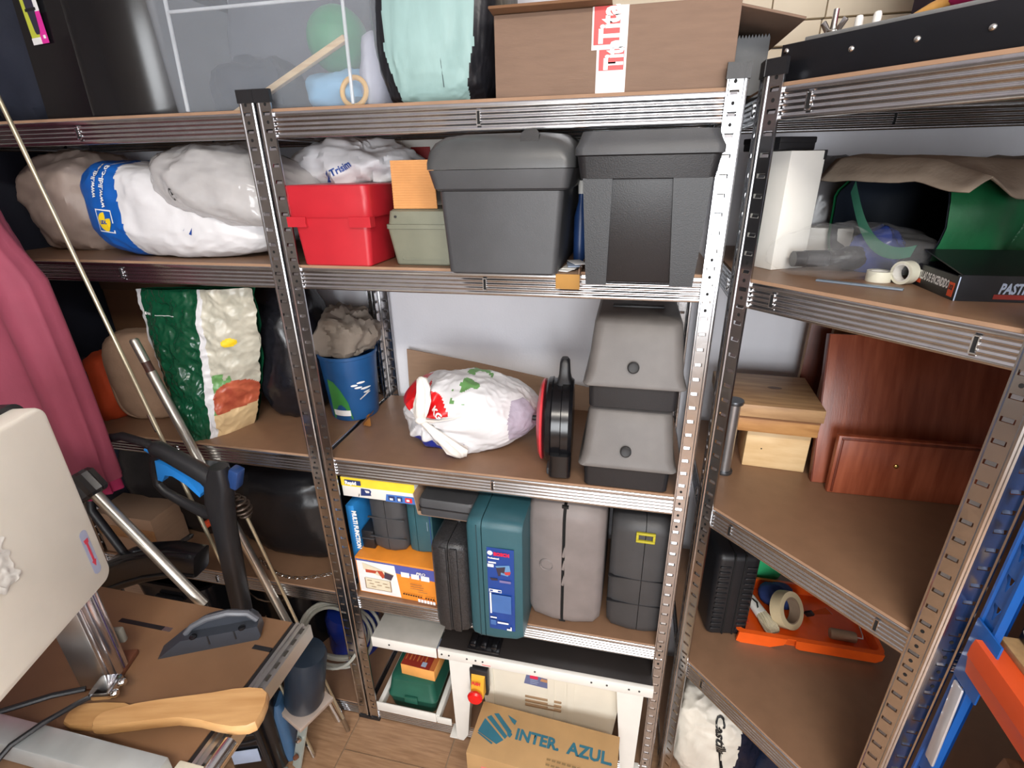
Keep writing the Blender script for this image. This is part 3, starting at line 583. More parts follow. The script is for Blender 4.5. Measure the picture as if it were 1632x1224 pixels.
def pbm(u, v):
    if u < .012 + .03 * v: return 1
    if u < .565: return 0
    if u < .66 - .06 * v: return 1
    if v < .16 + .06 * (u - .6): return 4
    e = ((u - .83) / .2) ** 2 + ((v - .26) / .13) ** 2
    if e < 1 and v > .17: return 3
    if u < .80 and v < .45 and noise.noise(V((u * 14, v * 12, 9))) > -.25: return 5
    if ((u - .80) / .055) ** 2 + ((v - .66) / .03) ** 2 < 1: return 6
    return 2
b = MB(); b.grid(lambda u, v: pb(u, v, -1), 150, 120, pbm); b.grid(lambda u, v: pb(u, v, 1), 24, 24, 0)
o = b.build('body', [GREENP, WPLAS, FLOW, REDP, CRM, LEAF, mat('yellow_print', (240, 206, 40), .45)], t, 60); bv = bvh(o)
decal([(0, .006, 0, .0075, 0), (.009, .013, .001, .0065, 0), (.015, .019, .001, .0065, 0), (.021, .025, .001, .0065, 0), (.027, .030, .001, .0065, 0), (.046, .105, .003, .0042, 0)], [WINK], t, front(-.125, -.1, .338), 'print', bv)
b = MB(); b.tube([(.10, -.005, .40), (.12, -.012, .43), (.15, -.01, .435), (.165, -.003, .40)], .0035, 6); b.build('handle', mat('clear_handle', (120, 122, 118), .3, alpha=.6), t)
# black bin bag
tag(MB().at(fr(-.212, .255, B3 + .195)).blob((.098, .10, .20), .75, .85, .010, 8, 44, 64, 48, flat=.975).build('bin_bag', mat('speckled_black', (17, 17, 21), .24, c2=(30, 30, 36), vs=110, bump=.25, bs=70)), 'full black bin bag standing between the green potato bag and the bucket', 'bag')
# bucket of rubbish
t = T('bucket', 'blue and green printed bucket full of rubbish, on the third shelf beside the post', 'bucket', (-.046, .265, B3))
BUK = mat('blue_bucket_print', (34, 84, 138), .35)
b = MB(); b.lathe([(0, .001), (.066, 0), (.068, .004), (.080, .185), (.0825, .187), (.0825, .195), (.0795, .196), (.076, .19), (.066, .01), (0, .009)], 48); o = b.build('body', [BUK, BLK], t); bv = bvh(o)
dec = [([(-.05, .006), (.010, .006), (.004, .06), (-.012, .10), (-.03, .125), (-.05, .13)], 0), (-.046, .006, .018, .036, 1)]
for x, y in ((.026, .112), (.04, .118), (.046, .098), (.034, .104), (.05, .086)): dec.append((ell(x, y, .008, .0032, 10), 1))
for k in range(12): dec.append(([(.036 + .0035 * k, .006), (.043 + .0035 * k, .008 + .014 * random.random()), (.048 + .003 * k, .006 + .003 * k)], 2))
decal(dec, [mat('grass_print', (60, 134, 66), .35), WINK, mat('bark_print', (160, 108, 54), .5)], t, front(.018, -.09, 0), 'label', bv)
b = MB(); b.tube([(.079 * math.cos(a), .079 * math.sin(a) * .98, .19 + .0 * a) for a in [R(200 + 7 * k) for k in range(20)]], .0022, 6); b.build('handle', CHROME, t)
RUB = mat('grey_rag', (128, 118, 108), .85, bump=.4)
tag(MB().at(fr(-.052, .28, B3 + .235)).blob((.055, .05, .048), .8, .8, .026, 18, 44, 56, 32, flat=.9).build('crumpled_paper', RUB), 'crumpled grey paper heaped in the blue bucket', 'paper')
tag(MB().at(fr(-.062, .25, B3 + .2, R(15), R(3))).rbox(-.06, .055, -.004, .004, 0, .01, .003).build('wooden_strip', wood('worn_wood', (170, 146, 112), (196, 172, 136), (2, 20, 20))), 'flat wooden strip lying across the rim of the blue bucket', 'strip')

# ------------------------------------------------------------------ third shelf, centre unit
b = MB(); b.at(front(0, .3965, B3)).prism([(.072, 0), (.078, .160), (.30, .130), (.50, .096), (.66, .07), (.66, 0)], -.002, .0025)
tag(b.build('backing_card', CARD), 'long strip of brown cardboard leaning against the white back wall', 'cardboard')
t = T('carrier_bag', 'white carrier bag with red and blue print, tied in a knot', 'bag', (.352, .150, B3 + .092))
KN = V((-.098, -.088, .012))
def kb(p):
    p.z *= 1.0 - .28 * max(0, p.x) / .16; p.y += .03 * max(0, p.x / .16)
    d = V((p.x - KN.x, 0, p.z - KN.z)); l = d.length
    if p.y < .02:
        a = math.atan2(d.z, d.x); w = math.exp(-l / .075)
        p.y += w * .028 * math.sin(a * 9 + 3 * noise.noise(V((a, l * 9, 3)))) * (l / (l + .02)) + .02 * math.exp(-(l / .03) ** 2)
    return p
def km(c):
    d = V((c.x - KN.x, 0, c.z - KN.z)); l = d.length; a = math.degrees(math.atan2(d.z, d.x))
    if c.y < .04 and ((14 < a < 84 and .012 < l < .078) or (98 < a < 160 and .034 < l < .105)): return 1
    if c.y < .03 and c.z < -.050 and -.13 < c.x < .01 and noise.noise(c * 38) > -.22: return 2
    if c.z > .06 and -.02 < c.x < .06 and noise.noise(c * 32) > .12: return 3
    if c.x > .115 and abs(c.z) < .05 and c.y < 0: return 4
    return 0
o = MB().blob((.160, .092, .095), .8, .8, .011, 7, 51, 220, 110, km, kb, flat=.97).build('body', [WPLAS, mat('carrier_red', (206, 24, 30), .35, bump=.2), mat('carrier_blue', (34, 52, 150), .35, bump=.2), LEAF, mat('grey_violet_film', (168, 160, 176), .3, bump=.3)], t, 70)
bv = bvh(o); text('%', .026, WINK, t, front(-.115, -.1, .052) @ fr(0, 0, 0, R(-25)), wrap=bv, bold=.001); text('KG', .022, WINK, t, front(-.068, -.1, .040) @ fr(0, 0, 0, R(-35)), wrap=bv, bold=.001)
FOLD = mat('white_film_folds', (236, 232, 226), .45, bump=.3, bs=60)
def ear(pts, ws, nm):
    b = MB(); rings = []
    for i, p in enumerate(pts):
        p = V(p); n = 18; rings.append([p + V((math.cos(2 * math.pi * k / n) * ws[i] * (1 + .25 * math.sin(k * 2.1 + i)), math.sin(2 * math.pi * k / n) * ws[i] * .55 * (1 + .35 * math.cos(k * 3.3)), .3 * ws[i] * math.cos(2 * math.pi * k / n))) for k in range(n)])
    b.loft(rings); return b.build(nm, FOLD, t, 75)
ear([(-.098, -.09, .006), (-.094, -.098, .03), (-.088, -.098, .06), (-.085, -.09, .09), (-.092, -.08, .113), (-.096, -.078, .118)], [.010, .016, .019, .017, .012, .004], 'ear')
ear([(-.098, -.092, .008), (-.07, -.10, -.01), (-.035, -.105, -.035), (-.005, -.105, -.06), (.004, -.10, -.078)], [.009, .012, .018, .026, .012], 'ear')
ear([(-.1, -.09, .008), (-.06, -.098, .012), (-.02, -.098, .022), (.03, -.085, .035)], [.008, .011, .010, .004], 'fold')
b = MB(); b.at(Matrix.Translation(KN + V((0, -.004, -.002)))).lathe([(.008 + .007 * math.cos(k * math.pi / 5), .008 * math.sin(k * math.pi / 5)) for k in range(11)], 16); b.build('knot', FOLD, t)
# cable reel
t = T('cable_reel', 'black cable reel with a red front disc and top handle, standing on edge', 'reel', (.575, .118, B3 + .105), R(4))
Rm = Matrix.Rotation(R(90), 4, 'Y')
b = MB(); b.at(Rm).lathe([(0, -.030), (.06, -.030), (.094, -.022), (.102, -.014), (.104, -.005), (.100, -.002), (.100, .018), (.104, .020), (.104, .036), (.098, .044), (.06, .046), (0, .046)], 56); b.build('drum', BLKG, t, 25)
b = MB(); b.at(Rm).lathe([(0, -.040), (.05, -.040), (.086, -.034), (.097, -.0285), (.098, -.024), (.09, -.022)], 56); b.build('disc', mat('reel_red', (206, 60, 68), .3), t)
b = MB(); b.at(Rm).lathe([(0, -.054), (.006, -.054), (.0065, -.052), (.0065, -.038)], 14); b.build('crank_pin', BLK, t)
b = MB(); b.loft([[(x, y, z) for x, y in rr(w_, d_, .006, 3, ox, 0)] for z, w_, d_, ox in ((.05, .034, .040, .022), (.085, .036, .044, .022), (.10, .034, .046, .022), (.115, .026, .05, .022), (.13, .024, .048, .022), (.150, .022, .036, .022), (.158, .014, .022, .022))]); b.build('handle', BLK, t)
b = MB(); b.rbox(-.012, .044, -.085, .085, -.105, -.086, .004); b.build('foot', DGREY, t)
b = MB(); b.tub([(-.095, .05, .10, .01, .02, -.06), (-.04, .05, .03, .01, .02, -.095)], 0); b.build('stand', BLKG, t)
# two stacked grey toolboxes
LATCH = mat('latch_black', (34, 34, 36), .55)
def gtool(nm, lab, loc, wb, hb, hl, rz=0):
    t = T('small_toolbox', lab, 'toolbox', loc, rz, 'small grey toolboxes with a round black latch')
    b = MB(); b.tub([(0, wb - .012, .27, .012), (.004, wb - .004, .278, .012), (hb, wb, .282, .012)]); b.build('base', BLK, t)
    b = MB(); b.tub([(hb - .006, wb + .022, .306, .014), (hb - .004, wb + .024, .308, .014), (hb + .003, wb + .016, .302, .016), (hb + .02, wb + .008, .296, .02), (hb + hl * .7, wb - .004, .262, .022), (hb + hl - .008, wb - .010, .245, .024), (hb + hl, wb - .026, .225, .02)], 0, n=6); b.build('lid', GREY, t, 50)
    y = -.148 + .016; b = MB(); b.at(front(-.004, -.1505, hb + hl * .30) @ fr(0, 0, 0, 0, R(-13))).lathe([(.0118, -.006), (.0118, .002), (.0095, .0035), (.007, .0028), (0, .0028)], 24); b.build('latch', LATCH, t)
    b = MB(); b.rbox(-.055, .055, -.012, .012, hb + hl - .003, hb + hl + .004, .002); b.build('handle', BLK, t)
gtool('a', 'grey toolbox with a black base, the lower of the stacked pair', (.750, .145, B3), .186, .066, .122)
gtool('b', 'grey toolbox with a black base, standing on top of another one', (.752, .150, B3 + .194), .184, .062, .126)

# ------------------------------------------------------------------ third shelf, corner unit
OAK = wood('knotty_oak', (150, 112, 78), (196, 158, 114), (1.2, 9, 6), .5, 6); PINE = wood('pale_pine', (214, 178, 128), (232, 202, 156), (2, 9, 9), .5, 6); OAKD = wood('oak_edge', (166, 116, 68), (196, 146, 92), (2, 12, 12), .45, 6)
t = T('wooden_offcut', 'thick oak plank with a dark knot lying on top of the wood pile', 'plank', (1.065, .215, B3 + .148), R(-3)); MB().rbox(-.115, .098, -.095, .10, 0, .030, .002).build('plank', OAK, t)
b = MB(); b.at(fr(.015, .015, .0302)).prism(ell(0, 0, .016, .007, 14), 0, .0004); b.build('knot', wood('dark_knot', (70, 46, 30), (110, 74, 46), (20, 30, 5)), t)
t = T('wooden_beam', 'square oak beam in the middle of the wood pile', 'beam', (1.068, .165, B3 + .107), R(-3)); b = MB(); b.rbox(-.10, .09, -.035, .10, 0, .0405, .002); b.build('timber', OAKD, t); MB().at(front(0, -.0352, .02)).prism([(-.1, .0125), (.09, .0125), (.09, .017), (-.1, .017)], -.0005, .0006).build('saw_mark', mat('brown_stain', (132, 88, 52), .6), t)
t = T('wood_block', 'pale pine block at the bottom of the wood pile, nail hole in its face', 'block', (1.092, .215, B3), R(-4)); b = MB(); b.rbox(-.066, .068, -.055, .055, 0, .1055, .002); b.build('timber', PINE, t); MB().at(front(-.03, -.0552, .05)).lathe([(0, .0004), (.0018, .0003)], 8).build('nail_hole', INK, t)
t = T('wood_block', 'narrow oak leg under the left end of the wood pile, behind the steel tube', 'block', (.985, .24, B3), R(-3)); MB().rbox(-.025, .018, -.04, .04, 0, .1055, .002).build('timber', OAKD, t)
t = T('steel_tube', 'short brushed steel tube with dark end caps, beside the wood pile', 'tube', (.975, .125, B3)); b = MB(); b.lathe([(.0145, .008), (.0145, .178)], 26); b.build('tube', mat('brushed_steel', (176, 178, 182), .3, .9), t)
for z0 in (0, .178): MB().at(fr(0, 0, z0)).lathe([(0, 0), (.019, 0), (.020, .004), (.019, .008), (0, .008)], 26).build('end_cap', mat('dark_steel', (92, 94, 98), .35, .8), t)
MAH = wood('mahogany', (134, 64, 40), (166, 90, 62), (14, 4, 1.2), .32, 5); MAHD = wood('mahogany_dark', (96, 42, 28), (124, 58, 38), (14, 4, 1.2), .4, 5)
t = T('mahogany_panel', 'tall reddish mahogany panel leaning at the back of the corner shelf', 'panel', (1.163, .118, B3)); MB().at(fr(0, 0, 0, 0, R(-15))).rbox(0, .40, 0, .018, 0, .335, .002).build('board', MAH, t); MB().at(fr(0, 0, 0, 0, R(-15))).rbox(-.002, 0.0, 0, .018, 0, .335, .0008).build('edge_band', MAHD, t)
t = T('drawer_front', 'mahogany drawer front with a small brass screw, in front of the tall panel', 'panel', (1.182, .0815, B3)); M = fr(0, 0, 0, 0, R(-3))
b = MB(); b.at(M).rbox(0, .30, 0, .016, 0, .137, .003); b.build('board', MAH, t)
for bx in ((.006, .294, -.002, .001, .128, .133), (.006, .011, -.002, .001, .004, .128)): MB().at(M).rbox(*bx, .001).build('moulding', MAHD, t)
MB().at(M @ front(.118, 0, .078)).lathe([(.005, 0), (.0045, .003), (.002, .005), (0, .0055)], 14).build('screw', mat('brass', (206, 176, 110), .25, 1.0), t)
for k, (x, y, h, m, lab) in enumerate(((1.205, .300, .31, CARDD, 'brown hardboard sheet upright behind the mahogany panel'), (1.168, .345, .325, MAHD, 'dark brown panel standing against the white wall behind the wood pile'))):
    t = T('upright_panel', lab, 'panel', (x, y, B3)); MB().rbox(0, .34, 0, .014, 0, h, .0015).build('board', m, t); MB().rbox(-.0015, 0, 0, .014, 0, h, .0006).build('edge_band', EDGE, t)

# ------------------------------------------------------------------ fourth shelf, left unit
for nm, lab, loc, sz, sd in (('holdall', 'black glossy holdall lying on the fourth shelf near the post', (-.25, .23, B4 + .145), (.19, .13, .15), 61), ('holdall', 'black holdall at the back left of the fourth shelf, behind the pressure washer lance', (-.685, .26, B4 + .17), (.225, .125, .185), 62)):
    tag(MB().at(fr(*loc)).blob(sz, .6, .6, .014, 9, sd, 56, 34).build(nm, mat('black_nylon', (20, 21, 25), .35, bump=.3, bs=60)), lab, 'bag')
t = T('chain', 'thin steel chain trailing along the fourth shelf in front of the black holdall', 'chain', (-.20, .055, B4 + .0045))
for k in range(22):
    a = .075 * math.sin(k * .15); b = MB()
    b.at(fr(-.14 + .013 * k, .02 - .05 * math.sin(math.pi * k / 21), 0, R(-20 + 2 * k), R(90 if k % 2 else 25))).tube([(.0085 * math.cos(q), .0042 * math.sin(q), 0) for q in [2 * math.pi * j / 10 for j in range(11)]], .0013, 5, 0, False)
    b.build('chain_link', STEEL, t)
t = T('garden_shears', 'dark tool with an orange red grip lying among the shadows of the fourth shelf', 'tool', (-.44, .07, B4 + .16), R(28))
MB().at(fr(0, 0, 0, 0, 0, R(62))).lathe([(0, -.06), (.011, -.058), (.012, -.03), (.010, .02), (.009, .05), (0, .052)], 14).build('grip', mat('orange_red_grip', (206, 74, 40), .5), t)
MB().at(fr(0, 0, 0, 0, 0, R(62))).lathe([(.005, .05), (.005, .15), (0, .155)], 10).build('shank', mat('dark_steel', (92, 94, 98), .35, .8), t)
MB().at(fr(-.075, .0, -.045, 0, 0, R(62))).lathe([(0, -.14), (.006, -.13), (.008, -.02), (0, -.01)], 10).build('stem', BLK, t)
t = T('carton', 'brown carton on the fourth shelf, left of the black reel bracket', 'box', (-.735, .07, B4)); MB().rbox(-.13, .09, -.055, .055, 0, .15, .002).build('body', CARD, t); MB().at(front(-.03, -.0555, .09)).rbox(-.1, .12, -.02, .02, -.0005, .0008, .0004).build('tape', mat('brown_tape', (146, 108, 72), .3), t)

# ------------------------------------------------------------------ fourth shelf, centre unit
YEL = mat('yellow_card', (246, 212, 62), .45); NAVI = mat('navy_print', (40, 56, 110), .5); SKYL = mat('blue_strip_print', (70, 116, 190), .4)
def carton_box(nm, lab, loc, w_, d_, h_, m, rz=0):
    t = T(nm, lab, 'box', loc, rz); MB().rbox(-w_ / 2, w_ / 2, -d_ / 2, d_ / 2, 0, h_, .0012).build('body', m, t); return t
t = carton_box('sander_box', 'orange and white printed sander box lying at the left of the fourth shelf', (.1545, .09, B4), .246, .14, .127, ORANGE, R(-1))
M = front(-.123, -.0703, 0)
decal([(.004, .130, .004, .122, 0), ([(.130, .004), (.242, .004), (.242, .122), (.120, .122)], 1), ([(.122, .092), (.242, .084), (.242, .122), (.120, .122)], 2), (.138, .163, .083, .100, 0), (.168, .192, .082, .099, 0), (.197, .222, .081, .098, 0), (.004, .122, .118, .123, 2),
       ([(.022, .112), (.116, .085), (.104, .062), (.024, .088)], 3), ([(.030, .090), (.03, .079), (.06, .080), (.066, .09)], 4), ([(.065, .092), (.082, .092), (.09, .072), (.080, .066), (.072, .078)], 4), ([(.089, .091), (.116, .084), (.106, .064), (.086, .068)], 5), (.026, .102, .022, .060, 3), (.024, .104, .0205, .022, 6), (.102, .104, .022, .06, 6), (.024, .026, .022, .06, 6)]
      + [(.032 + .024 * (k % 3) + .006 * (k // 3), .046 + .024 * (k % 3) + .006 * (k // 3), .052 - .010 * (k // 3) - .002 * (k % 3), .0535 - .010 * (k // 3) - .002 * (k % 3), 6) for k in range(7)] + [(.165, .200, .068, .0695, 6), (.165, .205, .060, .0615, 6), (.165, .203, .052, .0535, 6), (.188, .215, .044, .0455, 6)],
      [WINK, ORANGE, mat('violet_blue_print', (84, 92, 168), .45), mat('manila_print', (226, 216, 190), .6), mat('red_brown_print', (186, 74, 50), .5), mat('plum_print', (74, 62, 76), .5), mat('umber_print', (140, 104, 70), .6)], t, M)
decal([(.140 + .0075 * k, .145 + .0075 * k, .0245, .029, 0) for k in range(13) if k != 8], [INK], t, M @ fr(0, 0, .006), 'print_row'); decal([(.184 + .009 * k, .191 + .009 * k, .006, .017, 0) for k in range(6)], [WINK], t, M @ fr(0, 0, .006), 'maker_mark')
text('PRO', .014, WINK, t, M @ fr(.185, .103, .006), bold=.0003, shear=.3)
t = carton_box('multi_function_box', 'narrow bright blue box standing on end beside the shelf post', (.0215, .10, B4), .0245, .10, .277, mat('bright_blue_card', (44, 130, 200), .4))
text('MULTI FUNCTION', .0175, WINK, t, front(.0055, -.0508, .262) @ fr(0, 0, 0, R(-90)), sx=.9, bold=.0012)
# cases standing on the sander box
t = T('bit_case', 'small black case standing on the sander box next to the bright blue box', 'case', (.057, .105, B4 + .1275)); b = MB(); b.rbox(-.019, .019, -.045, .05, 0, .062, .004); b.build('body', BLK, t); MB().rbox(-.0195, .0195, -.047, .05, .034, .037, .001).build('seam', DGREY, t)
def toolcase(nm, lab, loc, w_, d_, h_, r, m, gap=.003, taper=.02, rz=0, seam=0, ry=0, extra=None):
    t = T(nm, lab, 'case', loc, rz); t.rotation_euler = (0, ry, rz)
    for sg in (-1, 1):
        x0, x1 = (-w_ / 2, seam - gap / 2) if sg < 0 else (seam + gap / 2, w_ / 2); ww = x1 - x0; cx = (x0 + x1) / 2; b = MB(); rings = []
        for k in range(5):                       # outer face narrower than the seam face
            a = (0, .25, .8, .97, 1.0)[k]; x = (seam + sg * gap / 2) + sg * ww * a; ins = (0, 0, taper * .35, taper, taper + r * .6)[k]
            P = rr(d_ - 2 * ins, h_ - 2 * ins, r, 4, 0, h_ / 2); rings.append([(x, q[0], q[1]) for q in P])
        b.loft(rings if sg > 0 else [q[::-1] for q in rings]); b.build('shell', m, t, 50)
    b = MB(); b.box(seam - gap, seam + gap, -d_ / 2 + .012, d_ / 2 - .012, .012, h_ - .012); b.build('gasket', DARK, t)
    return t
t = toolcase('tool_case', 'dark grey ribbed tool case standing on the sander box', (.124, .115, B4 + .1275), .104, .12, .193, .02, DGREY, .0015, .014)
for z in (.05, .115): MB().rbox(-.054, .054, -.062, -.056, z, z + .004, .001).build('rib', DGREY, t)
t = toolcase('tool_case', 'small teal tool case with a blue label, half hidden behind the cardboard tray', (.2145, .135, B4 + .1275), .072, .13, .20, .012, TEAL, .0015, .006, 0, -.010)
M = front(.002, -.0618, .01); decal([(0, .028, .02, .17, 0), (.004, .024, .136, .140, 2), (.006, .02, .121, .125, 2), (.004, .016, .110, .118, 2), (.008, .02, .07, .10, 3)], [BLUEL, PINKI, WINK, PEARL], t, M); text('BOSCH', .0068, PINKI, t, M @ fr(.0085, .1425, .002), bold=.0006, sx=.75)
t = carton_box('staple_gun_box', 'yellow and white staple gun box lying on the grey and teal cases', (.130, .085, B4 + .329), .206, .12, .060, WHITE, R(0))
M = front(-.103, -.0603, 0)
decal([(0, .206, .033, .060, 0), ([(.052, .007), (.082, .010), (.081, .018), (.068, .017), (.063, .030), (.055, .030)], 1), ([(.060, .030), (.080, .029), (.084, .024), (.081, .016), (.077, .016), (.079, .023), (.076, .025), (.062, .026)], 1), ([(.122, .0), (.206, .0), (.206, .022), (.126, .022)], 2), (.131, .149, .004, .018, 1), (.155, .170, .004, .018, 1), (.178, .197, .004, .018, 3), (.135, .144, .006, .012, 4), (.158, .165, .006, .014, 4), (.182, .19, .008, .014, 4), ([(.0465, .006), (.0485, .006), (.0505, .014), (.049, .014)], 5), (.012, .058, .040, .054, 1)], [YEL, NAVI, SKYL, REDI, WINK, INK], t, M)
text('Rapid', .0135, WINK, t, M @ fr(.0145, .0425, .0055), bold=.0008, sx=1.05)
# black ribbed case, cardboard tray on it
BLKC = mat('textured_black', (38, 38, 40), .36, c2=(54, 54, 56), vs=160, bump=.6, bs=260)
t = toolcase('tool_case', 'textured black tool case hanging out over the front of the fourth shelf', (.3425, .085, B4), .094, .29, .288, .016, BLKC, .002, .012)
for x0, x1 in ((-.022, -.004), (.006, .024)): MB().rbox(x0, x1, -.149, -.142, .01, .278, .002).build('rib', BLKC, t)
b = MB(); b.tube([(0, -.05, .286), (0, -.045, .300), (0, .045, .300), (0, .05, .286)], .007, 8); b.build('handle', BLK, t)
t = T('tray_carton', 'open cardboard tray with a dark grey case lying in it, under the shelf edge', 'tray', (.322, .085, B4 + .309), R(0)); t.rotation_euler = (0, R(1), 0)
b = MB(); b.rbox(-.078, .078, -.075, .10, 0, .003, .001); b.build('base', CARD, t); MB().at(fr(-.078, 0, .0015, 0, 0, R(-8))).rbox(-.0025, 0, -.075, .10, 0, .062, .0008).build('side', CARD, t)
b = MB(); b.at(fr(0, -.075, .001)).rbox(-.078, .078, -.002, .001, 0, .012, .0008); b.build('lip', CARD, t)
t = T('flat_case', 'flat dark grey plastic case lying in the cardboard tray', 'case', (.322, .085, B4 + .313), 0); t.rotation_euler = (0, R(1), 0)
b = MB(); b.tub([(0, .132, .155, .008), (.004, .142, .165, .010), (.046, .146, .168, .012), (.052, .140, .16, .012)]); b.build('body', DGREY, t); MB().tub([(.026, .148, .170, .012), (.029, .148, .170, .012)]).build('seam', BLK, t)
# teal case
t = toolcase('tool_case', 'large teal tool case with a tall blue label, hanging out over the shelf front', (.4615, .015, B4), .138, .155, .372, .02, TEAL, .0022, .008, 0, -.030)
MB().rbox(-.0435, -.041, -.0785, -.06, .012, .36, .0006).build('groove', mat('teal_shadow', (30, 58, 66), .5), t)
M = front(-.018, -.0788, .045)
text('BOSCH', .0125, PINKI, t, M @ fr(.0175, .2375, .0022), bold=.0012, sx=.92); text('Professional', .0062, WINK, t, M @ fr(.003, .2265, .0022), bold=.0004, sx=.9)
decal([(0, .066, 0, .258, 0), (ell(.008, .242, .0065, .0065, 18), 2), (.003, .022, .212, .216, 2), (.001, .016, .200, .209, 2), ([(.02, .205), (.055, .212), (.058, .190), (.05, .178), (.03, .182), (.024, .2)], 3), ([(.022, .2), (.045, .206), (.042, .186), (.034, .188), (.032, .176), (.027, .176)], 4), ([(.042, .19), (.058, .194), (.056, .184), (.045, .182)], 5), ([(.006, .167), (.024, .168), (.026, .162), (.01, .16)], 4), (.03, .058, .157, .164, 6), (.003, .034, .124, .133, 2), (.0045, .0125, .126, .131, 0), (.025, .033, .126, .131, 0), (.004, .008, .055, .122, 2), (.009, .058, .060, .118, 7), (.004, .02, .040, .044, 2), (.004, .018, .018, .034, 7), (.022, .05, .025, .030, 2), ([(.046, .006), (.058, .006), (.058, .018), (.055, .018), (.055, .011), (.046, .011)], 2)],
      [BLUEL, PINKI, WINK, mat('steel_blue_print', (96, 140, 184), .4), mat('dark_tool_print', (54, 46, 60), .5), mat('red_tool_print', (180, 60, 60), .5), mat('mauve_print', (120, 112, 160), .5), mat('mid_blue_print', (66, 106, 168), .4)], t, M)
t = T('red_case', 'red flat plastic case wedged behind the large teal case', 'case', (.415, .165, B4), R(0))
b = MB(); b.loft([[(x, -.055 + .0 * x, z) for x, z in ((-.052, 0), (.036, 0), (.036, .30), (-.030, .325), (-.052, .25))], [(x, .06, z) for x, z in ((-.052, 0), (.036, 0), (.036, .32), (-.02, .345), (-.052, .27))]]); b.build('body', RED, t, flatshade=True); MB().rbox(-.053, .037, -.0575, -.054, .12, .124, .001).build('seam', mat('dark_red', (120, 24, 30), .5), t)
# light grey case, two open halves
GREYC = mat('light_grey_case', (124, 116, 114), .55, bump=.15, bs=500)
t = toolcase('tool_case', 'wide grey tool case with its two halves slightly apart, on the fourth shelf', (.6235, .145, B4), .19, .27, .392, .05, GREYC, .008, .018, R(-1.5), -.003)
b = MB(); b.at(front(-.045, -.136, .205)).lathe([(.014, -.002), (.016, .0012), (.018, -.002)], 24); b.build('emblem_ring', GREYC, t)
for z in (.16, .21, .25): MB().at(fr(-.001, -.128, z, 0, 0, R(12))).rbox(-.004, .004, -.006, .006, -.016, .016, .002).build('clasp', GREYC, t)
# dark case with the yellow latch
t = toolcase('tool_case', 'dark charcoal tool case with a yellow latch, at the right end of the fourth shelf', (.808, .155, B4), .158, .26, .36, .035, mat('charcoal_case', (60, 60, 62), .5, bump=.15, bs=500), .0016, .014, 0, .0)
for z in (.105, .185): MB().rbox(-.0795, .0795, -.1315, -.12, z, z + .002, .0006).build('rib', BLK, t)
b = MB(); b.at(front(.0, -.131, .318))
for bx in ((-.022, .022, -.014, -.008), (-.022, .022, .008, .014), (-.022, -.016, -.008, .008), (.016, .022, -.008, .008)): b.rbox(bx[0], bx[1], bx[2], bx[3], -.002, .005, .0015)
b.build('latch', mat('yellow_latch', (178, 168, 44), .45), t)
b = MB(); b.tube([(-.0, -.07, .352), (0, -.06, .375), (0, .06, .375), (0, .07, .352)], .010, 8); b.build('handle', BLK, t)

# ------------------------------------------------------------------ fourth shelf, corner unit
t = T('ribbed_case', 'black ribbed plastic case standing behind the corner post, left of the orange tray', 'case', (1.022, .155, B4), R(9))
b = MB(); b.rbox(-.052, .052, -.085, .11, 0, .262, .018, 0, 4); b.build('body', BLK, t)
for x in (-.012, .013): MB().rbox(x - .002, x + .002, -.0875, .0, .01, .262, .001).build('seam', DARK, t)
for k in range(13):
    for x0, x1 in ((-.044, -.018), (.019, .044)): MB().rbox(x0, x1, -.088, -.083, .025 + .0165 * k, .031 + .0165 * k, .002).build('rib', BLK, t)
OT = mat('orange_tray_plastic', (242, 96, 28), .3, bump=.05)
t = T('paint_tray', 'bright orange plastic paint tray full of brushes and tape, on the corner shelf', 'tray', (1.225, .165, B4), R(-.5))
b = MB(); O = rr(.33, .20, .014, 4); I = [(x * .965, y * .94) for x, y in O]; I2 = [(x * .95, y * .92) for x, y in O]
b.loft([[(x * .93, y * .9, 0) for x, y in O], [(x, y, .030) for x, y in O], [(x * 1.02, y * 1.03, .031) for x, y in O], [(x * 1.02, y * 1.03, .034) for x, y in O], [(x, y, .0345) for x, y in I], [(x, y, .004) for x, y in I2]], (True, True)); b.build('body', OT, t)
b = MB(); b.at(front(0, -.103, 0)); b.prism([(-.162, .034), (-.166, .004), (-.155, -.0), (-.085, .0), (-.055, .014), (-.05, .034)], -.004, .003); b.build('apron', OT, t)
b = MB(); b.at(front(0, -.103, 0)); b.prism([(-.03, .034), (-.028, .010), (-.018, .006), (.150, .006), (.162, .016), (.164, .034)], -.004, .003); b.build('apron', OT, t)
MB().at(fr(-.146, .01, .0345)).rbox(-.014, .012, -.085, .085, 0, .003, .001).build('ledge', mat('dark_orange_plastic', (176, 52, 24), .4), t)
t = T('paint_brush', 'wide paint brush with a white ferrule and pale bristles, in the orange tray', 'brush', (1.122, .16, B4 + .028), R(-68)); t.rotation_euler = (0, R(6), R(-66))
MB().loft([[(x, y, z) for y, z in rr(w_, h_, min(w_, h_) * .4, 4)] for x, w_, h_ in ((-.03, .026, .022), (.024, .030, .024))]).build('ferrule', WHITE, t)
b = MB(); b.at(fr(-.004, 0, .0125)); b.prism([(-.016, -.006), (.0, -.001), (.016, -.008), (.014, -.003), (.0, .004), (-.014, -.001)], -.001, .0005); b.build('scribble', INK, t)
b = MB(); b.loft([[(x, y + .0008 * math.sin(i * 2.3), z + .0012 * math.cos(i * 3.1)) for i, (y, z) in enumerate(rr(w_, h_, min(w_, h_) * .45, 6))] for x, w_, h_ in ((.024, .029, .023), (.04, .034, .024), (.062, .039, .02), (.072, .037, .014), (.078, .026, .006))]); b.build('bristles', mat('pale_bristle', (206, 196, 168), .9, stretch=(1, 30, 30), vs=20, var=.25, bump=.6, bs=60), t)
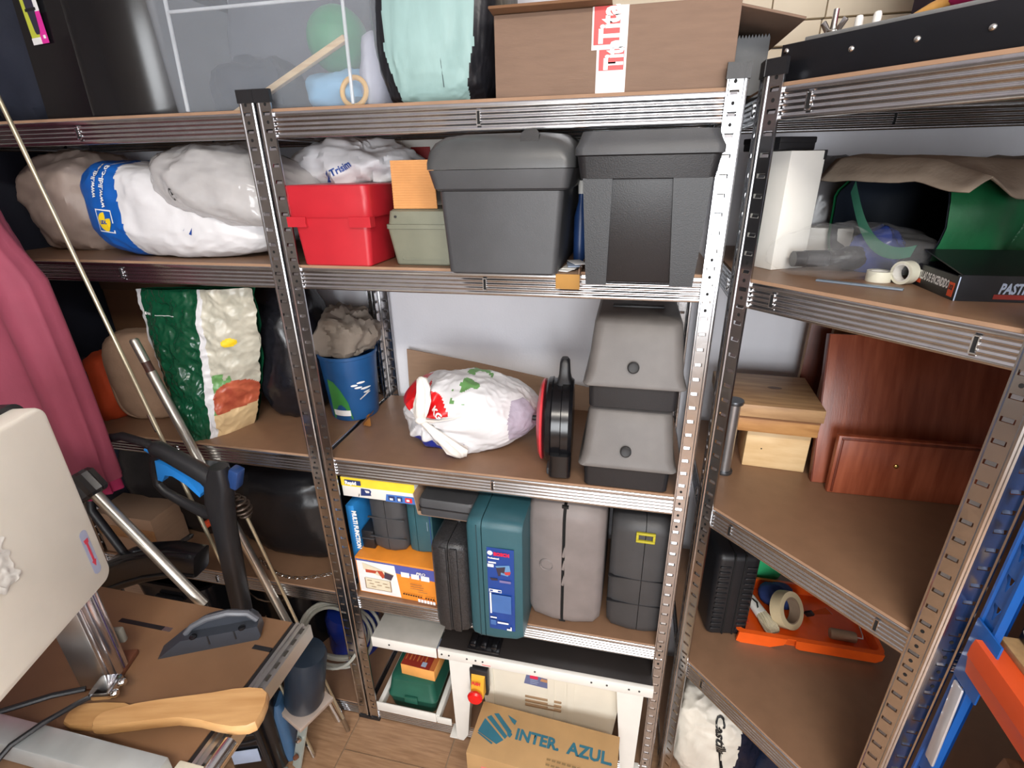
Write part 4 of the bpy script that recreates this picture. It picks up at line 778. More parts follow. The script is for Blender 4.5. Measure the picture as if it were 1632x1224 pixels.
b = MB(); b.tube([(-.028, 0, 0), (-.05, 0, .002), (-.08, 0, .006), (-.115, 0, .010)], [.010, .008, .009, .006], 10); b.build('handle', BLK, t)
t = T('masking_tape', 'big beige masking tape roll leaning in the orange tray', 'tape', (1.19, .145, B4 + .048)); t.rotation_euler = V((.62, -.60, .52)).to_track_quat('Z', 'Y').to_euler()
MB().lathe([(.033, -.015), (.047, -.015), (.0475, 0), (.047, .015), (.033, .015)], 40).build('tape', mat('masking_paper', (214, 196, 158), .7), t); MB().lathe([(.0305, -.014), (.033, -.0145), (.033, .0145), (.0305, .014), (.0305, -.014)], 40).build('core', mat('card_core', (152, 130, 108), .8), t)
t = T('foam_roller', 'short beige foam roller in the right half of the orange tray', 'roller', (1.318, .115, B4 + .020), R(-3)); MB().at(fr(0, 0, 0, 0, 0, R(90))).lathe([(0, -.03), (.012, -.029), (.0135, -.025), (.0135, .025), (.012, .029), (0, .03)], 18).build('sleeve', mat('beige_foam', (168, 140, 114), .95, bump=.4, bs=300), t)
b = MB(); b.tube([(.03, 0, 0), (.045, 0, 0), (.047, .01, 0), (.047, .06, .006)], .0022, 6); b.build('wire_arm', STEEL, t)
t = T('green_pack', 'shiny green wrapped pack behind the brush, above the orange tray', 'pack', (1.15, .330, B4)); MB().at(fr(0, 0, .047)).blob((.07, .04, .048), .45, .5, .004, 14, 71, 48, 26).build('wrapper', mat('mint_green_film', (66, 196, 128), .18, bump=.3, bs=40), t); MB().at(front(-.03, -.0405, .07)).prism([(-.03, 0), (-.005, .002), (-.006, .016), (-.03, .014)], -.004, .001).build('label', NAVI, t)
t = T('putty_knife', 'thin steel putty knife sticking up out of the orange tray', 'tool', (1.262, .17, B4 + .025)); t.rotation_euler = (R(18), R(38), R(-20))
MB().loft([[(-.004, 0, 0), (.004, 0, 0), (.004, .0012, 0), (-.004, .0012, 0)], [(-.011, 0, .055), (.011, 0, .055), (.011, .0006, .055), (-.011, .0006, .055)]]).build('blade', STEEL, t); MB().at(fr(0, 0, -.02)).rbox(-.007, .007, -.004, .005, -.002, .022, .002).build('handle', BLK, t)
tag(MB().at(fr(1.185, .215, B4 + .028)).blob((.034, .026, .022), amp=.008, f=20, seed=72, nu=32, nv=18).build('blue_rag', mat('blue_rag', (40, 60, 116), .8)), 'dark blue rag behind the masking tape in the orange tray', 'rag')

# ------------------------------------------------------------------ bottom shelf, centre unit: table saw, frame, cases
IVORY = mat('ivory_steel', (228, 222, 206), .4, var=.02)
SAWT = mat('black_saw_table', (38, 34, 33), .4, var=.15, vs=6)
t = T('table_saw', 'white table saw with a black top and red stop button, on the bottom shelf', 'saw', (.575, -.03, B5))
ZT = .374
b = MB(); b.rbox(-.295, .285, .002, .36, ZT - .012, ZT, .002); b.build('table_top', SAWT, t)
b = MB(); b.rbox(-.295, .287, -.008, .004, ZT - .034, ZT - .001, .0015); b.build('front_rail', WHITE, t)
for x in (-.283, -.262, -.21, -.185, -.165, -.02, .13, .17, .226, .252): MB().at(front(x, -.0082, ZT - .016)).lathe([(.0030, -.001), (.0026, .0012), (0, .0014)], 10).build('screw', mat('dark_steel', (92, 94, 98), .35, .8), t)
b = MB(); b.rbox(-.494, -.298, -.008, .20, ZT - .004, ZT + .002, .0015); b.build('extension_wing', mat('pale_grey_steel', (176, 174, 168), .35, .2), t)
b = MB(); b.rbox(-.494, -.298, -.010, -.006, ZT - .034, ZT + .002, .0012); b.build('wing_rail', WHITE, t); MB().at(front(-.44, -.0102, ZT - .016)).lathe([(.003, -.001), (.0026, .001), (0, .001)], 10).build('screw', INK, t)
b = MB(); b.loft([[(x0, .04, .03), (x1, .04, .03), (x1, .30, .03), (x0, .30, .03)] if k == 0 else [(x0, .02, ZT - .03), (x1, .02, ZT - .03), (x1, .32, ZT - .03), (x0, .32, ZT - .03)] for k, (x0, x1) in enumerate(((-.17, .19), (-.19, .215)))]); b.build('motor_housing', IVORY, t, flatshade=True)
for x in (-.155, .02, .075): MB().at(fr(x, .0, 0)).loft([[(-.008, .036, .04), (.008, .036, .04), (.008, .06, .04), (-.008, .06, .04)], [(-.010, .016, ZT - .034), (.010, .016, ZT - .034), (.010, .03, ZT - .034), (-.010, .03, ZT - .034)]]).build('housing_rib', IVORY, t, flatshade=True)
for sg, x in ((-1, -.232), (1, .232)):
    for y0 in (.0, .30):
        b = MB(); b.loft([[(x + sg * .018 + q[0], y0 + q[1], 0) for q in ((-.010, -.006), (.010, -.006), (.010, .014), (-.010, .014))], [(x + sg * .010 + q[0], y0 + q[1], .03) for q in ((-.018, -.006), (.018, -.006), (.018, .02), (-.018, .02))], [(x - sg * .002 + q[0], y0 + q[1], ZT - .034) for q in ((-.034, -.006), (.034, -.006), (.034, .03), (-.034, .03))]]); b.build('leg', WHITE, t)
        MB().at(fr(x + sg * .034, y0 + .006, 0)).rbox(-.018, .012, -.012, .03, 0, .004, .001).build('leg_foot', WHITE, t)
for sg in (-1, 1): MB().rbox(sg * .235 - .004, sg * .235 + .004, .02, .31, .05, .08, .002).build('side_brace', IVORY, t)
M = front(-.178, -.002, .278)
b = MB(); b.at(M).rbox(-.026, .026, -.046, .050, -.01, .012, .004); b.build('switch_box', BLK, t); b = MB(); b.at(M).loft([[(-.020, -.03, .010), (.020, -.03, .010), (.020, .034, .010), (-.020, .034, .010)], [(-.018, -.03, .034), (.018, -.03, .034), (.018, .030, .018), (-.018, .030, .018)]]); b.build('switch_flap', mat('amber_plastic', (232, 172, 52), .4), t, flatshade=True)
b = MB(); b.at(M @ fr(-.003, -.020, .026)).lathe([(.010, 0), (.010, .010), (.0205, .011), (.0215, .017), (.018, .022), (0, .0235)], 28); b.build('stop_button', mat('signal_red', (222, 26, 26), .3), t)
text('PUSH', .012, REDI, t, M @ fr(-.015, .012, .0285, 0, R(-14)), bold=.0008, sx=.85)
decal([([(-.012, 0), (.064, -.006), (.070, .034), (-.004, .042)], 0), ([(.034, .022), (.054, .02), (.056, .032), (.038, .034)], 1), (.006, .026, .006, .0075, 2), (.006, .03, .014, .0155, 2), (.006, .028, .022, .0235, 2)], [mat('slate_label', (104, 112, 150), .4), mat('tan_print', (190, 140, 100), .5), PEARL], t, front(-.045, .0248, .262) @ fr(0, 0, 0, 0, R(3.6)), 'rating_plate')
decal([(-.0, .022, 0, .014, 0)], [PINKI], t, front(-.035, -.0, ZT - .055)); MB().at(front(-.155, -.0082, ZT - .0275)).rbox(-.012, .012, -.001, .001, -.001, .0006, .0005).build('print', REDI, t)
for k in range(3): MB().rbox(-.055, .05, .026, .05, .165 + .018 * k, .173 + .018 * k, .002).build('vent', mat('tan_plastic', (150, 122, 92), .6), t)
t = T('dust_adapter', 'black plastic bracket lying on the black saw table, under the teal case', 'bracket', (.408, .0, B5 + ZT)); MB().rbox(-.045, .045, -.025, .03, 0, .010, .002).build('base', BLKG, t)
for x in (-.03, .0, .03): MB().rbox(x - .008, x + .008, -.02, .02, .009, .022, .003).build('tab', BLKG, t)
b = MB(); b.tube([(-.04, .02, .012), (.0, .028, .016), (.04, .018, .012)], .004, 7); b.build('rib', BLKG, t)
t = T('saw_extension', 'white steel extension frame lying on the bottom shelf under the green case', 'frame', (.16, .01, B5))
b = MB(); b.rbox(-.125, .075, -.012, -.008, .002, .038, .001); b.rbox(-.125, .075, -.012, .0, 0, .003, .001); b.build('front_bar', WHITE, t)
b = MB(); b.rbox(.078, .126, -.012, -.008, 0, .028, .001); b.build('end_bar', WHITE, t)
for x in (-.123, .072): MB().rbox(x, x + .014, -.008, .30, .0, .03, .001).build('side_bar', WHITE, t)
MB().rbox(-.109, .072, .285, .30, 0, .03, .001).build('rear_bar', WHITE, t)
t = T('green_case', 'dark green plastic case lying inside the white steel frame', 'case', (.148, .13, B5)); GRC = mat('bottle_green_plastic', (36, 92, 76), .38, bump=.08, bs=300)
b = MB(); b.tub([(0, .145, .205, .014), (.05, .162, .22, .018), (.052, .166, .224, .018), (.056, .166, .224, .018), (.06, .160, .218, .018), (.118, .142, .20, .018), (.124, .12, .18, .018)]); b.build('body', GRC, t, 50); MB().at(front(0, -.113, .055)).rbox(-.022, .022, -.014, .012, -.004, .004, .002).build('latch', GRC, t)
t = T('orange_carton', 'orange carton with a dark red printed lid, lying on the green case', 'box', (.170, .105, B5 + .1245), R(-3)); b = MB(); b.rbox(-.057, .057, -.06, .06, 0, .043, .001); b.build('body', mat('pale_orange_card', (240, 170, 92), .55), t)
decal([(-.056, .040, -.059, .02, 0), (.040, .056, -.059, .059, 1), (-.056, .04, .02, .059, 2)] + [(-.05 + .013 * k, -.047 + .013 * k + .002 * (k % 2), -.04, .006, 1) for k in range(6)] + [(.01, .026, -.054, -.038, 2)], [mat('dark_red_print', (150, 48, 36), .5), mat('rust_print', (196, 112, 60), .5), PEARL], t, fr(0, 0, .043))
# the carton in front of the saw
t = T('cardboard_box', 'brown carton reading INTER AZUL standing on the floor in front of the saw', 'box', (.595, -.128, 0), R(-3.2)); KRAFT = mat('kraft_card', (178, 142, 96), .75, var=.05, bump=.12, bs=80)
MB().rbox(-.19, .19, -.072, .072, 0, .268, .002).build('body', KRAFT, t); TI = mat('teal_print', (40, 104, 124), .6)
M = fr(-.19, -.072, .2682)
text('INTER.', .040, TI, t, M @ fr(.112, .066, .0006), bold=.0016, sx=1.0); text('AZUL.', .042, TI, t, M @ fr(.252, .066, .0006), bold=.0016, sx=1.0); decal([(.205 + .013 * k, .215 + .013 * k, .036 - .014 * r_ - .0004 * k, .041 - .014 * r_ - .0004 * k, 0) for r_ in (0, 1) for k in range(7 - 3 * r_)], [mat('faded_print', (140, 114, 76), .8)], t, M, 'faded_stamp')
decal([([(.012, .060), (.020, .098), (.085, .055), (.070, .040)], 0), ([(.024, .102), (.034, .110), (.092, .067), (.088, .058)], 0), ([(.040, .116), (.052, .120), (.10, .082), (.096, .070)], 0), ([(.012, .055), (.058, .036), (.060, .040), (.016, .057)], 0), ([(.078, .122), (.106, .112), (.104, .100), (.094, .106)], 0), ([(.084, .088), (.104, .074), (.100, .064), (.092, .068)], 0)], [TI], t, M)
decal([(.04, .07, .10, .18, 0)], [mat('pink_print', (216, 120, 110), .6)], t, front(-.19, -.0722, .05))

# ------------------------------------------------------------------ bottom shelf, left unit and corner unit
t = T('hose_coil', 'coil of grey cable hanging at the front of the bottom shelf, left of the post', 'cable', (-.112, .075, .30))
CAB = mat('grey_cable', (156, 156, 148), .5)
for k in range(6):
    b = MB(); rr_ = .085 + .006 * (k % 3); b.at(fr(.0, .012 * k - .04, -.008 * k + .012 * (k % 2), R(-12 + 6 * k), R(52 + 4 * k), R(8 * (k % 3)))).tube([(rr_ * 1.25 * math.cos(a), rr_ * math.sin(a), 0) for a in [2 * math.pi * j / 32 for j in range(33)]], .0052, 7, 0, False); b.build('loop', CAB, t)
t = T('blue_jerrycan', 'glossy deep blue plastic drum under the grey cable coil', 'drum', (-.155, .22, B5)); MB().lathe([(0, 0), (.08, .001), (.09, .01), (.092, .03), (.088, .08), (.092, .09), (.092, .15), (.08, .175), (.03, .185), (.028, .2), (0, .2)], 40).build('body', mat('royal_blue_plastic', (26, 46, 128), .18), t); MB().at(fr(0, 0, .196)).lathe([(.032, 0), (.033, .018), (0, .02)], 24).build('cap', BLK, t)
t = T('black_bucket', 'black plastic bucket in the shadow at the back of the bottom shelf', 'bucket', (-.38, .25, B5)); b = MB(); b.lathe([(0, 0), (.115, 0), (.138, .34), (.145, .342), (.145, .36), (.135, .36), (.11, .006), (0, .006)], 36); b.build('body', BLKG, t); b = MB(); b.tube([(.147 * math.cos(a), -.03 - .13 * math.sin(a), .345 - .06 * math.sin(a)) for a in [math.pi * k / 16 for k in range(17)]], .003, 6); b.build('handle', STEEL, t)
t = T('white_sack', 'white woven sack lettered Castilla, on the bottom shelf of the corner unit', 'sack', (1.05, .075, B5 + .12), R(-12)); SACK = mat('white_woven_plastic', (222, 216, 204), .5, bump=.5, bs=70, stretch=(1, 1, .5))
o = MB().blob((.098, .085, .152), .6, .7, .015, 9, 81, 110, 70, lambda c: 1 if (c.x > .062 and c.z > -.02) else 0, None, .8).build('body', [SACK, mat('black_blue_film', (30, 34, 52), .3, bump=.4)], t); bv = bvh(o)
text('Castilla', .033, INK, t, front(-.004, -.1, .142) @ fr(0, 0, 0, R(-80)), sx=1.0, wrap=bv, bold=.001, sub=1); b = MB()
decal([([(.006, .125), (.010, .125), (.022, .05), (.044, -.06), (.060, -.10), (.055, -.10), (.038, -.06), (.016, .05)], 0), ([(.05, -.095), (.075, -.09), (.07, -.105), (.05, -.105)], 1)], [INK, mat('pale_blue_print', (140, 172, 206), .5)], t, front(0, -.1, 0), 'print', bv)
tag(MB().at(fr(1.225, .06, B5 + .10)).blob((.06, .07, .11), .7, .7, .014, 10, 82, 44, 28).build('blue_sack', mat('blue_black_sack', (28, 40, 66), .4, bump=.4)), 'dark blue sack slumped beside the white woven sack', 'sack')

# ------------------------------------------------------------------ blue and orange rack on the right
BLUEP = mat('blue_painted_steel', (22, 88, 168), .35, var=.05); ORB = mat('orange_painted_steel', (222, 84, 36), .4, var=.04)
t = T('pallet_rack', 'blue and orange heavy rack standing right of the corner unit', 'rack', (1.2385, -.325, 0))
def upright(at, sx, sy):
    b = MB(); PF = [(0, 0), (.004, 0), (.006, .0025), (.009, .0025), (.023, .0025), (.026, .0025), (.028, 0), (.033, 0), (.033, .010)]
    zs = [0]; z = .03
    while z < 1.95: zs += [z, z + .024]; z += .05
    zs.append(2.0)
    for fl in (0, 1):
        P = (lambda a, e, z: (sx * e, sy * a, z)) if fl == 0 else (lambda a, e, z: (sx * a, sy * e, z))
        for k in range(len(zs) - 1):
            for i in range(len(PF) - 1):
                if k % 2 and i == 3:
                    (a, e), (c, g) = PF[3], PF[4]; h = zs[k + 1] - zs[k]; b.add([P(a, e, zs[k]), P(a + .006, e, zs[k]), P(a + .004, e, zs[k] + h * .55), P(a, e, zs[k] + h * .8)], [(0, 1, 2, 3)]); b.add([P(c - .006, e, zs[k]), P(c, e, zs[k]), P(c, e, zs[k] + h * .8), P(c - .003, e, zs[k] + h * .55)], [(0, 1, 2, 3)]); continue
                (a, e), (c, g) = PF[i], PF[i + 1]; b.add([P(a, e, zs[k]), P(c, g, zs[k]), P(c, g, zs[k + 1]), P(a, e, zs[k + 1])], [(0, 1, 2, 3)])
    o = b.build('upright', BLUEP, t, 25); o.location = at
upright((0, 0, 0), 1, -1); upright((.37, 0, 0), -1, -1); upright((0, -.92, 0), 1, 1); upright((.37, -.92, 0), -1, 1)
for z in (.42, 1.048, 1.65):
    if z < 1.5:
        MB().at(fr(-.005, -.46, z)).loft([[(x, y, q) for x, q in ((-.001, -.062), (.02, -.062), (.022, -.004), (.022, 0), (-.006, 0), (-.008, -.012), (-.008, -.03), (-.006, -.034))] for y in (-.425, .437)]).build('front_beam', ORB, t, 20)
        MB().rbox(.345, .37, -.865, -.055, z - .062, z).build('rear_beam', ORB, t); MB().rbox(.016, .36, -.90, -.02, z, z + .010, .001).build('shelf_board', mat('raw_chipboard', (188, 152, 104), .7, var=.12, vs=90), t)
        for y in (-.0275, -.8925): MB().rbox(-.003, .0, y - .026, y + .026, z - .09, z + .02, .001).build('beam_hook', BLUEP, t)
tag(MB().at(fr(1.2375, -.3475, .905, 0, R(-3))).rbox(-.004, .0, -.010, .010, -.11, .05, .003).build('reflective_strip', mat('silver_tape', (214, 214, 220), .25, .4)), 'silver strip stuck to the edge of the blue rack upright', 'strip')
t = T('printed_carton', 'black and white printed carton standing on the orange rack', 'box', (1.275, -.40, 1.0595), R(0)); MB().rbox(0, .26, -.40, .055, 0, .41, .002).build('body', BK, t)  # height raised out of view to block light from the mahogany panel
MY = Matrix.Translation((-.0006, .055, 0)) @ Matrix.Rotation(R(-90), 4, 'Z') @ Matrix.Rotation(R(90), 4, 'X')
decal([([(.004, .015), (.022, .003), (.075, .003), (.085, .02), (.05, .085), (.012, .07)], 0)], [mat('kraft_white_print', (196, 184, 162), .6)], t, MY); text('SO', .05, WINK, t, MY @ fr(.045, .095, .001), shear=.2, bold=.002); text('gopix', .022, mat('grey_print', (120, 112, 100), .6), t, MY @ fr(.02, .018, .0012) @ fr(0, 0, 0, R(32)))
tag(MB().at(fr(1.43, -.60, .56)).blob((.15, .14, .13), .6, .6, .015, 9, 91, 48, 28).build('black_sack', mat('black_nylon', (20, 21, 25), .35)), 'black sack on the lower level of the orange rack', 'sack')
tag(MB().at(fr(1.282, -.375, .435, 0, R(4), R(3))).rbox(-.012, .012, -.022, .022, 0, .44, .003).build('timber_offcut', wood('rough_timber', (122, 86, 56), (156, 116, 80), (9, 9, 1.5), .7, 6)), 'rough timber offcut standing behind the blue rack upright', 'timber')
b = MB(); b.tube([(1.282, -.345, .66), (1.27, -.40, .68), (1.275, -.44, .72), (1.30, -.46, .735)], [.006] * 4, 8); tag(b.build('lime_strap', mat('lime_webbing', (196, 206, 62), .6)), 'lime green strap on the lower level of the orange rack', 'strap')
tag(MB().at(fr(1.262, -.37, .432 + .052)).rbox(-.012, .006, -.06, .03, -.05, .08, .008).build('red_canister', RED), 'red canister at the foot of the blue rack upright', 'canister')

# ------------------------------------------------------------------ pink garment on its hanger, left
t = T('pink_garment', 'long deep pink garment hanging at the left in front of the shelves', 'garment', (-.80, -.17, .97))
PINK = mat('deep_pink_cloth', (142, 62, 82), .75, var=.05, bump=.15, bs=160)
rings = []
for k in range(29):
    v = k / 28; z = .98 * v; sh = max(0, (v - .50) / .50); hw = .355 - .02 * v - .27 * sh ** 1.05; ring = []
    for i in range(96):
        a = 2 * math.pi * i / 96; c, s = math.cos(a), math.sin(a); x = hw * math.copysign(abs(c) ** .75, c)
        fold = (.014 * math.sin(x * 27 + 1.0 * math.sin(v * 3) + 1) + .007 * math.sin(x * 58 + 2 * v)) * (1 - .6 * sh)
        ring.append((x + .012 * math.sin(v * 5) + (.02 * math.sin(i * 1.1) * (1 - v) * .3), (.058 - .02 * sh) * math.copysign(abs(s) ** .6, s) + fold, z + .012 * math.sin(x * 40) * (v < .02)))
    rings.append(ring)
MB().loft(rings, (False, True)).build('cloth', PINK, t, 70)
b = MB(); b.loft([[(x * .99, y * .8, -.03 + z) for x, y, z in rings[0]], [(x * .985, y * .75, .10 + z) for x, y, z in rings[0]]], (False, False)); b.build('lining_hem', mat('magenta_lining', (150, 24, 74), .7), t, 70)
b = MB(); b.tube([(-.10, 0, .97), (0, 0, 1.0), (.10, 0, .97)], .008, 8); b.tube([(0, 0, 1.0), (0, 0, 1.05), (.02, 0, 1.075), (.045, 0, 1.06), (.045, 0, 1.04)], .002, 6); b.build('hanger', STEEL, t)

# ------------------------------------------------------------------ saw bench at the lower left, with the white machine on it
ZB = .75
t = T('work_bench', 'brown topped work bench with an aluminium edge rail, at the lower left', 'bench', (0, 0, 0))
BT = mat('bench_board', (128, 96, 70), .45, var=.12, vs=7, bump=.06, bs=200)
b = MB(); b.box(-.95, .060, -1.02, -.285, ZB - .022, ZB); b.build('bench_top', BT, t)
MB().box(.060, .0695, -1.02, -.285, ZB - .020, ZB - .002).build('edge_gap', BLK, t)
b = MB()
PR = [(.0755, ZB - .036), (.0755, ZB), (.082, ZB), (.082, ZB - .004), (.088, ZB - .004), (.088, ZB), (.094, ZB), (.094, ZB - .007), (.104, ZB - .007), (.104, ZB), (.110, ZB), (.110, ZB - .036)]
b.loft([[(x - .006, -1.02, z) for x, z in PR], [(x - .006, -.283, z) for x, z in PR]]); b.build('edge_rail', ALU, t, 20)
b = MB()
for k in range(26): b.box(.0885, .0975, -.29 - .028 * k - .014, -.29 - .028 * k, ZB - .007, ZB - .0062)
o = b.build('rail_scale', mat('worn_black_scale', (62, 58, 54), .6), t); o['kind'] = 'stuff'
for x0, x1, m in ((-.32, -.205, BLK), (-.205, -.185, ALU), (.018, .060, BLK)): MB().box(x0, x1, -.362, -.352, ZB - .002, ZB + .0006).build('track', m, t)
for x, y in ((-.90, -.31), (-.90, -.95), (-.02, -.95)): MB().rbox(x - .02, x + .02, y - .02, y + .02, 0, ZB - .02, .003).build('leg', mat('grey_leg_steel', (90, 92, 95), .5, .5), t)
t = T('rip_fence', 'pale aluminium fence bar lying across the front of the bench', 'fence', (0, 0, ZB))
b = MB(); b.rbox(-.70, .060, -.640, -.598, .001, .048, .003); b.build('bar', mat('pale_aluminium', (196, 200, 200), .38, .6), t)
for x in (.028, .048): MB().at(fr(x, -.628, .048)).lathe([(.0028, -.001), (.0028, .0004), (0, .0004)], 12).build('screw_hole', INK, t)
MB().rbox(.060, .130, -.66, -.585, -.002, .020, .003).build('clamp_plate', mat('cream_steel', (214, 208, 190), .4), t)
MB().at(fr(.118, -.59, .012, 0, R(90))).lathe([(0, -.05), (.013, -.05), (.013, .05), (0, .052)], 18).build('lock_tube', CHROME, t)
MB().at(fr(.13, -.665, .01)).blob((.018, .025, .014), 1, 1, .0, 5, 1, 20, 12).build('lock_knob', wood('orange_wood', (214, 156, 78), (230, 176, 100), (6, 1, 1)), t)
# blade guard
t = T('blade_guard', 'black plastic blade guard with an arched handle lying on the bench', 'guard', (-.062, -.372, ZB), R(26)); SLATE = mat('slate_plastic', (52, 56, 64), .4, bump=.06, bs=300)
b = MB(); b.at(Matrix.Rotation(R(90), 4, 'X')); b.prism([(-.105, 0), (.085, 0), (.092, .010), (.090, .036), (-.055, .036)], -.028, .006); b.build('body', SLATE, t)
b = MB(); b.at(Matrix.Rotation(R(90), 4, 'X')); b.prism([(-.056, .034), (.09, .034), (.088, .046), (.078, .058)] + [(.02 + .055 * math.cos(R(a)), .038 + .030 * math.sin(R(a))) for a in range(30, 171, 14)] + [(-.044, .046)], -.026, -.016); b.build('rear_arch', SLATE, t)
b = MB(); b.tube([(-.05, .012, .036), (-.035, .012, .052), (-.005, .014, .064), (.035, .014, .068), (.072, .012, .060), (.088, .010, .040)], [.006, .006, .007, .007, .007, .006], 8); b.build('handle', mat('grey_grip', (88, 90, 96), .4), t)
for x in (-.032, .06): MB().at(fr(x, -.002, .036)).lathe([(0, .0), (.007, 0), (.007, .003), (.004, .004), (0, .004)], 14).build('screw', BLKG, t)
for x in (-.005, .045): MB().at(front(x, -.0062, .014)).rbox(-.0015, .0015, 0, .022, -.001, .001, .0004).build('slot', BLK, t)
# push sticks
STK = wood('beech', (182, 136, 86), (204, 160, 108), (1.6, 14, 8), .42, 5)
def rib(nm, lab, mid, ws, th, z0, rz):
    t = T(nm, lab, 'stick', (mid[0], mid[1], z0), rz); b = MB(); n = len(ws); up_ = [(x, y + h) for x, y, h in ws]; dn = [(x, y - h) for x, y, h in ws][::-1]; P = up_ + dn
    b.loft([[(x * .985, y * .96 + .0004, 0) for x, y in P], [(x, y, th * .25) for x, y in P], [(x, y, th * .75) for x, y in P], [(x * .985, y * .94 + .0004, th) for x, y in P]]); b.build('handle', STK, t, 40); return t
rib('push_stick', 'long beech push stick with a broad rounded end lying over the bench rail', (.008, -.522), [(-.145, -.008, .003), (-.14, -.008, .012), (-.12, -.006, .016), (-.09, -.001, .019), (-.05, .003, .020), (0, .006, .021), (.04, .004, .026), (.075, .001, .034), (.105, -.002, .038), (.130, -.004, .036), (.142, -.006, .028), (.146, -.006, .010)], .022, ZB + .0152, R(16))
rib('push_stick', 'second beech stick whose rounded end shows behind the long push stick', (-.138, -.546), [(-.07, 0, .004), (-.066, 0, .014), (-.05, 0, .021), (-.02, 0, .023), (.02, 0, .022), (.05, 0, .012)], .014, ZB + .001, R(12))
# white machine
TH = .3045
t = T('band_saw', 'tall machine with a cream white cover and black casing standing on the bench', 'machine', (-.175, -.44, ZB), TH); t.rotation_euler = (0, 0, TH)
CREAM = mat('cream_plastic', (238, 233, 220), .35, var=.02)
b = MB(); b.at(fr(-.0, -.235, .394) @ Matrix.Rotation(R(90), 4, 'Y'))
b.loft([[(-q[1], q[0], z) for q in rr(.51 - i, .354 - i, .022 - i * .3, 6)] for z, i in ((-.034, 0), (-.006, 0), (-.0018, .003), (0, .009))]); b.build('front_cover', CREAM, t)
b = MB(); b.at(fr(-.0, -.235, .396) @ Matrix.Rotation(R(90), 4, 'Y')); b.loft([[(-q[1], q[0], z) for q in rr(.518, .366, .026, 6)] for z in (-.17, -.034)]); b.build('casing', BLK, t)
b = MB(); b.rbox(-.075, -.022, -.056, .0, .012, .25, .002)
b.build('column', ALU, t)
for y0, y1 in ((-.050, -.045), (-.036, -.020), (-.012, -.004)): MB().rbox(-.024, -.0195, y0, y1, .012, .25, .001).build('column_groove', mat('bright_aluminium', (225, 225, 232), .22, 1.0), t)
MB().rbox(-.020, -.0192, -.0165, -.0150, .014, .25, .0002).build('column_slot', mat('violet_shadow_strip', (56, 44, 96), .5), t)
MB().rbox(-.08, -.02, -.05, .03, 0, .012, .003).build('column_foot', mat('rusty_brown', (104, 62, 42), .6), t)
b = MB(); b.rbox(-.028, .012, -.098, -.056, .030, .050, .006); b.build('clamp_block', CHROME, t)
for y in (-.09, -.068): b = MB(); b.at(fr(.012, y, .038) @ Matrix.Rotation(R(90), 4, 'Y')).lathe([(.007, -.002), (.007, .004), (.005, .007), (0, .0075)], 16).build('clamp_bolt', CHROME, t)
MB().rbox(-.05, -.022, .01, .022, .05, .085, .004).build('stop', mat('grey_lug', (120, 118, 110), .5), t)
MX = fr(.0004, -.008, .292) @ Matrix.Rotation(R(90), 4, 'Z') @ Matrix.Rotation(R(90), 4, 'X')
decal([([(x, y) for x, y in rr(.017, .092, .008, 6)], 0), ([(-.0022, .026), (.0022, .026), (.0022, -.018), (.0052, -.018), (0, -.030), (-.0052, -.018), (-.0022, -.018)], 1), ([(-.005, .028), (.005, .028), (.004, .020), (-.004, .020)], 1)], [mat('lilac_grey_sticker', (156, 162, 186), .4), mat('arrow_red', (200, 60, 80), .5)], t, MX, 'arrow_sticker')
b = MB(); b.grid(lambda u, v: (.0006 + .004 * abs(noise.noise(V((u * 5, v * 5, 2)))) + .003 * abs(noise.noise(V((u * 14, v * 14, 7)))), -.135 - .075 * u + .012 * noise.noise(V((v * 6, 0, 3))), .395 + .085 * (v - .5) * (1 - .5 * (u - .5) ** 2) + .012 * noise.noise(V((u * 7, 1, 1)))), 22, 22); b.build('torn_label', mat('torn_paper', (214, 212, 206), .85, bump=.3), t, 70)
t = T('power_cable', 'black cable running off to the left from the chrome clamp', 'cable'); b = MB(); b.tube([(-.192, -.528, ZB + .042), (-.23, -.555, ZB + .050), (-.30, -.60, ZB + .046), (-.42, -.66, ZB + .02), (-.55, -.72, ZB + .0052)], .0048, 8); b.build('sheath', BLK, t)
t = T('power_cable', 'black cable looping down over the aluminium fence bar', 'cable')
b = MB(); b.tube([(-.178, -.476, ZB + .0052), (-.172, -.498, ZB + .012), (-.170, -.520, ZB + .030), (-.176, -.555, ZB + .045), (-.19, -.60, ZB + .0545), (-.205, -.64, ZB + .0535), (-.22, -.68, ZB + .03), (-.25, -.76, ZB + .0052)], .0048, 8); b.build('sheath', BLK, t)

# ------------------------------------------------------------------ rods, poles and the pressure washer, leaning between bench and shelves
RODM = mat('worn_steel_rod', (196, 186, 160), .32, .75, var=.15, vs=12, stretch=(1, 1, .2))
t = T('steel_rod', 'long thin steel rod leaning on the shelves, the full height of the photo', 'rod', (-.117, -.143, 0))
b = MB(); b.tube([(0, 0, .012), (-.397, .063, 1.795), (-.437, .069, 1.975)], .0046, 10); b.build('shaft', RODM, t); b = MB(); b.tube([(0, 0, 0), (-.012, .002, .05)], [.0075, .007], 10); b.build('tip', STEEL, t)
b = MB(); b.tube([(-.242, .0385, 1.085), (-.252, .040, 1.13)], .0062, 10); b.build('ferrule', STEEL, t)
t = T('steel_rod', 'thin steel rod with a dark wire coil at its upper end', 'rod', (-.052, -.050, 0))
b = MB(); b.tube([(0, 0, .012), (-.120, -.050, .855)], .0042, 10); b.build('shaft', RODM, t); b = MB(); b.tube([(0, 0, 0), (-.009, -.003, .06)], [.0072, .0066], 10); b.build('tip', mat('rusty_tip', (140, 118, 96), .5, .6), t)
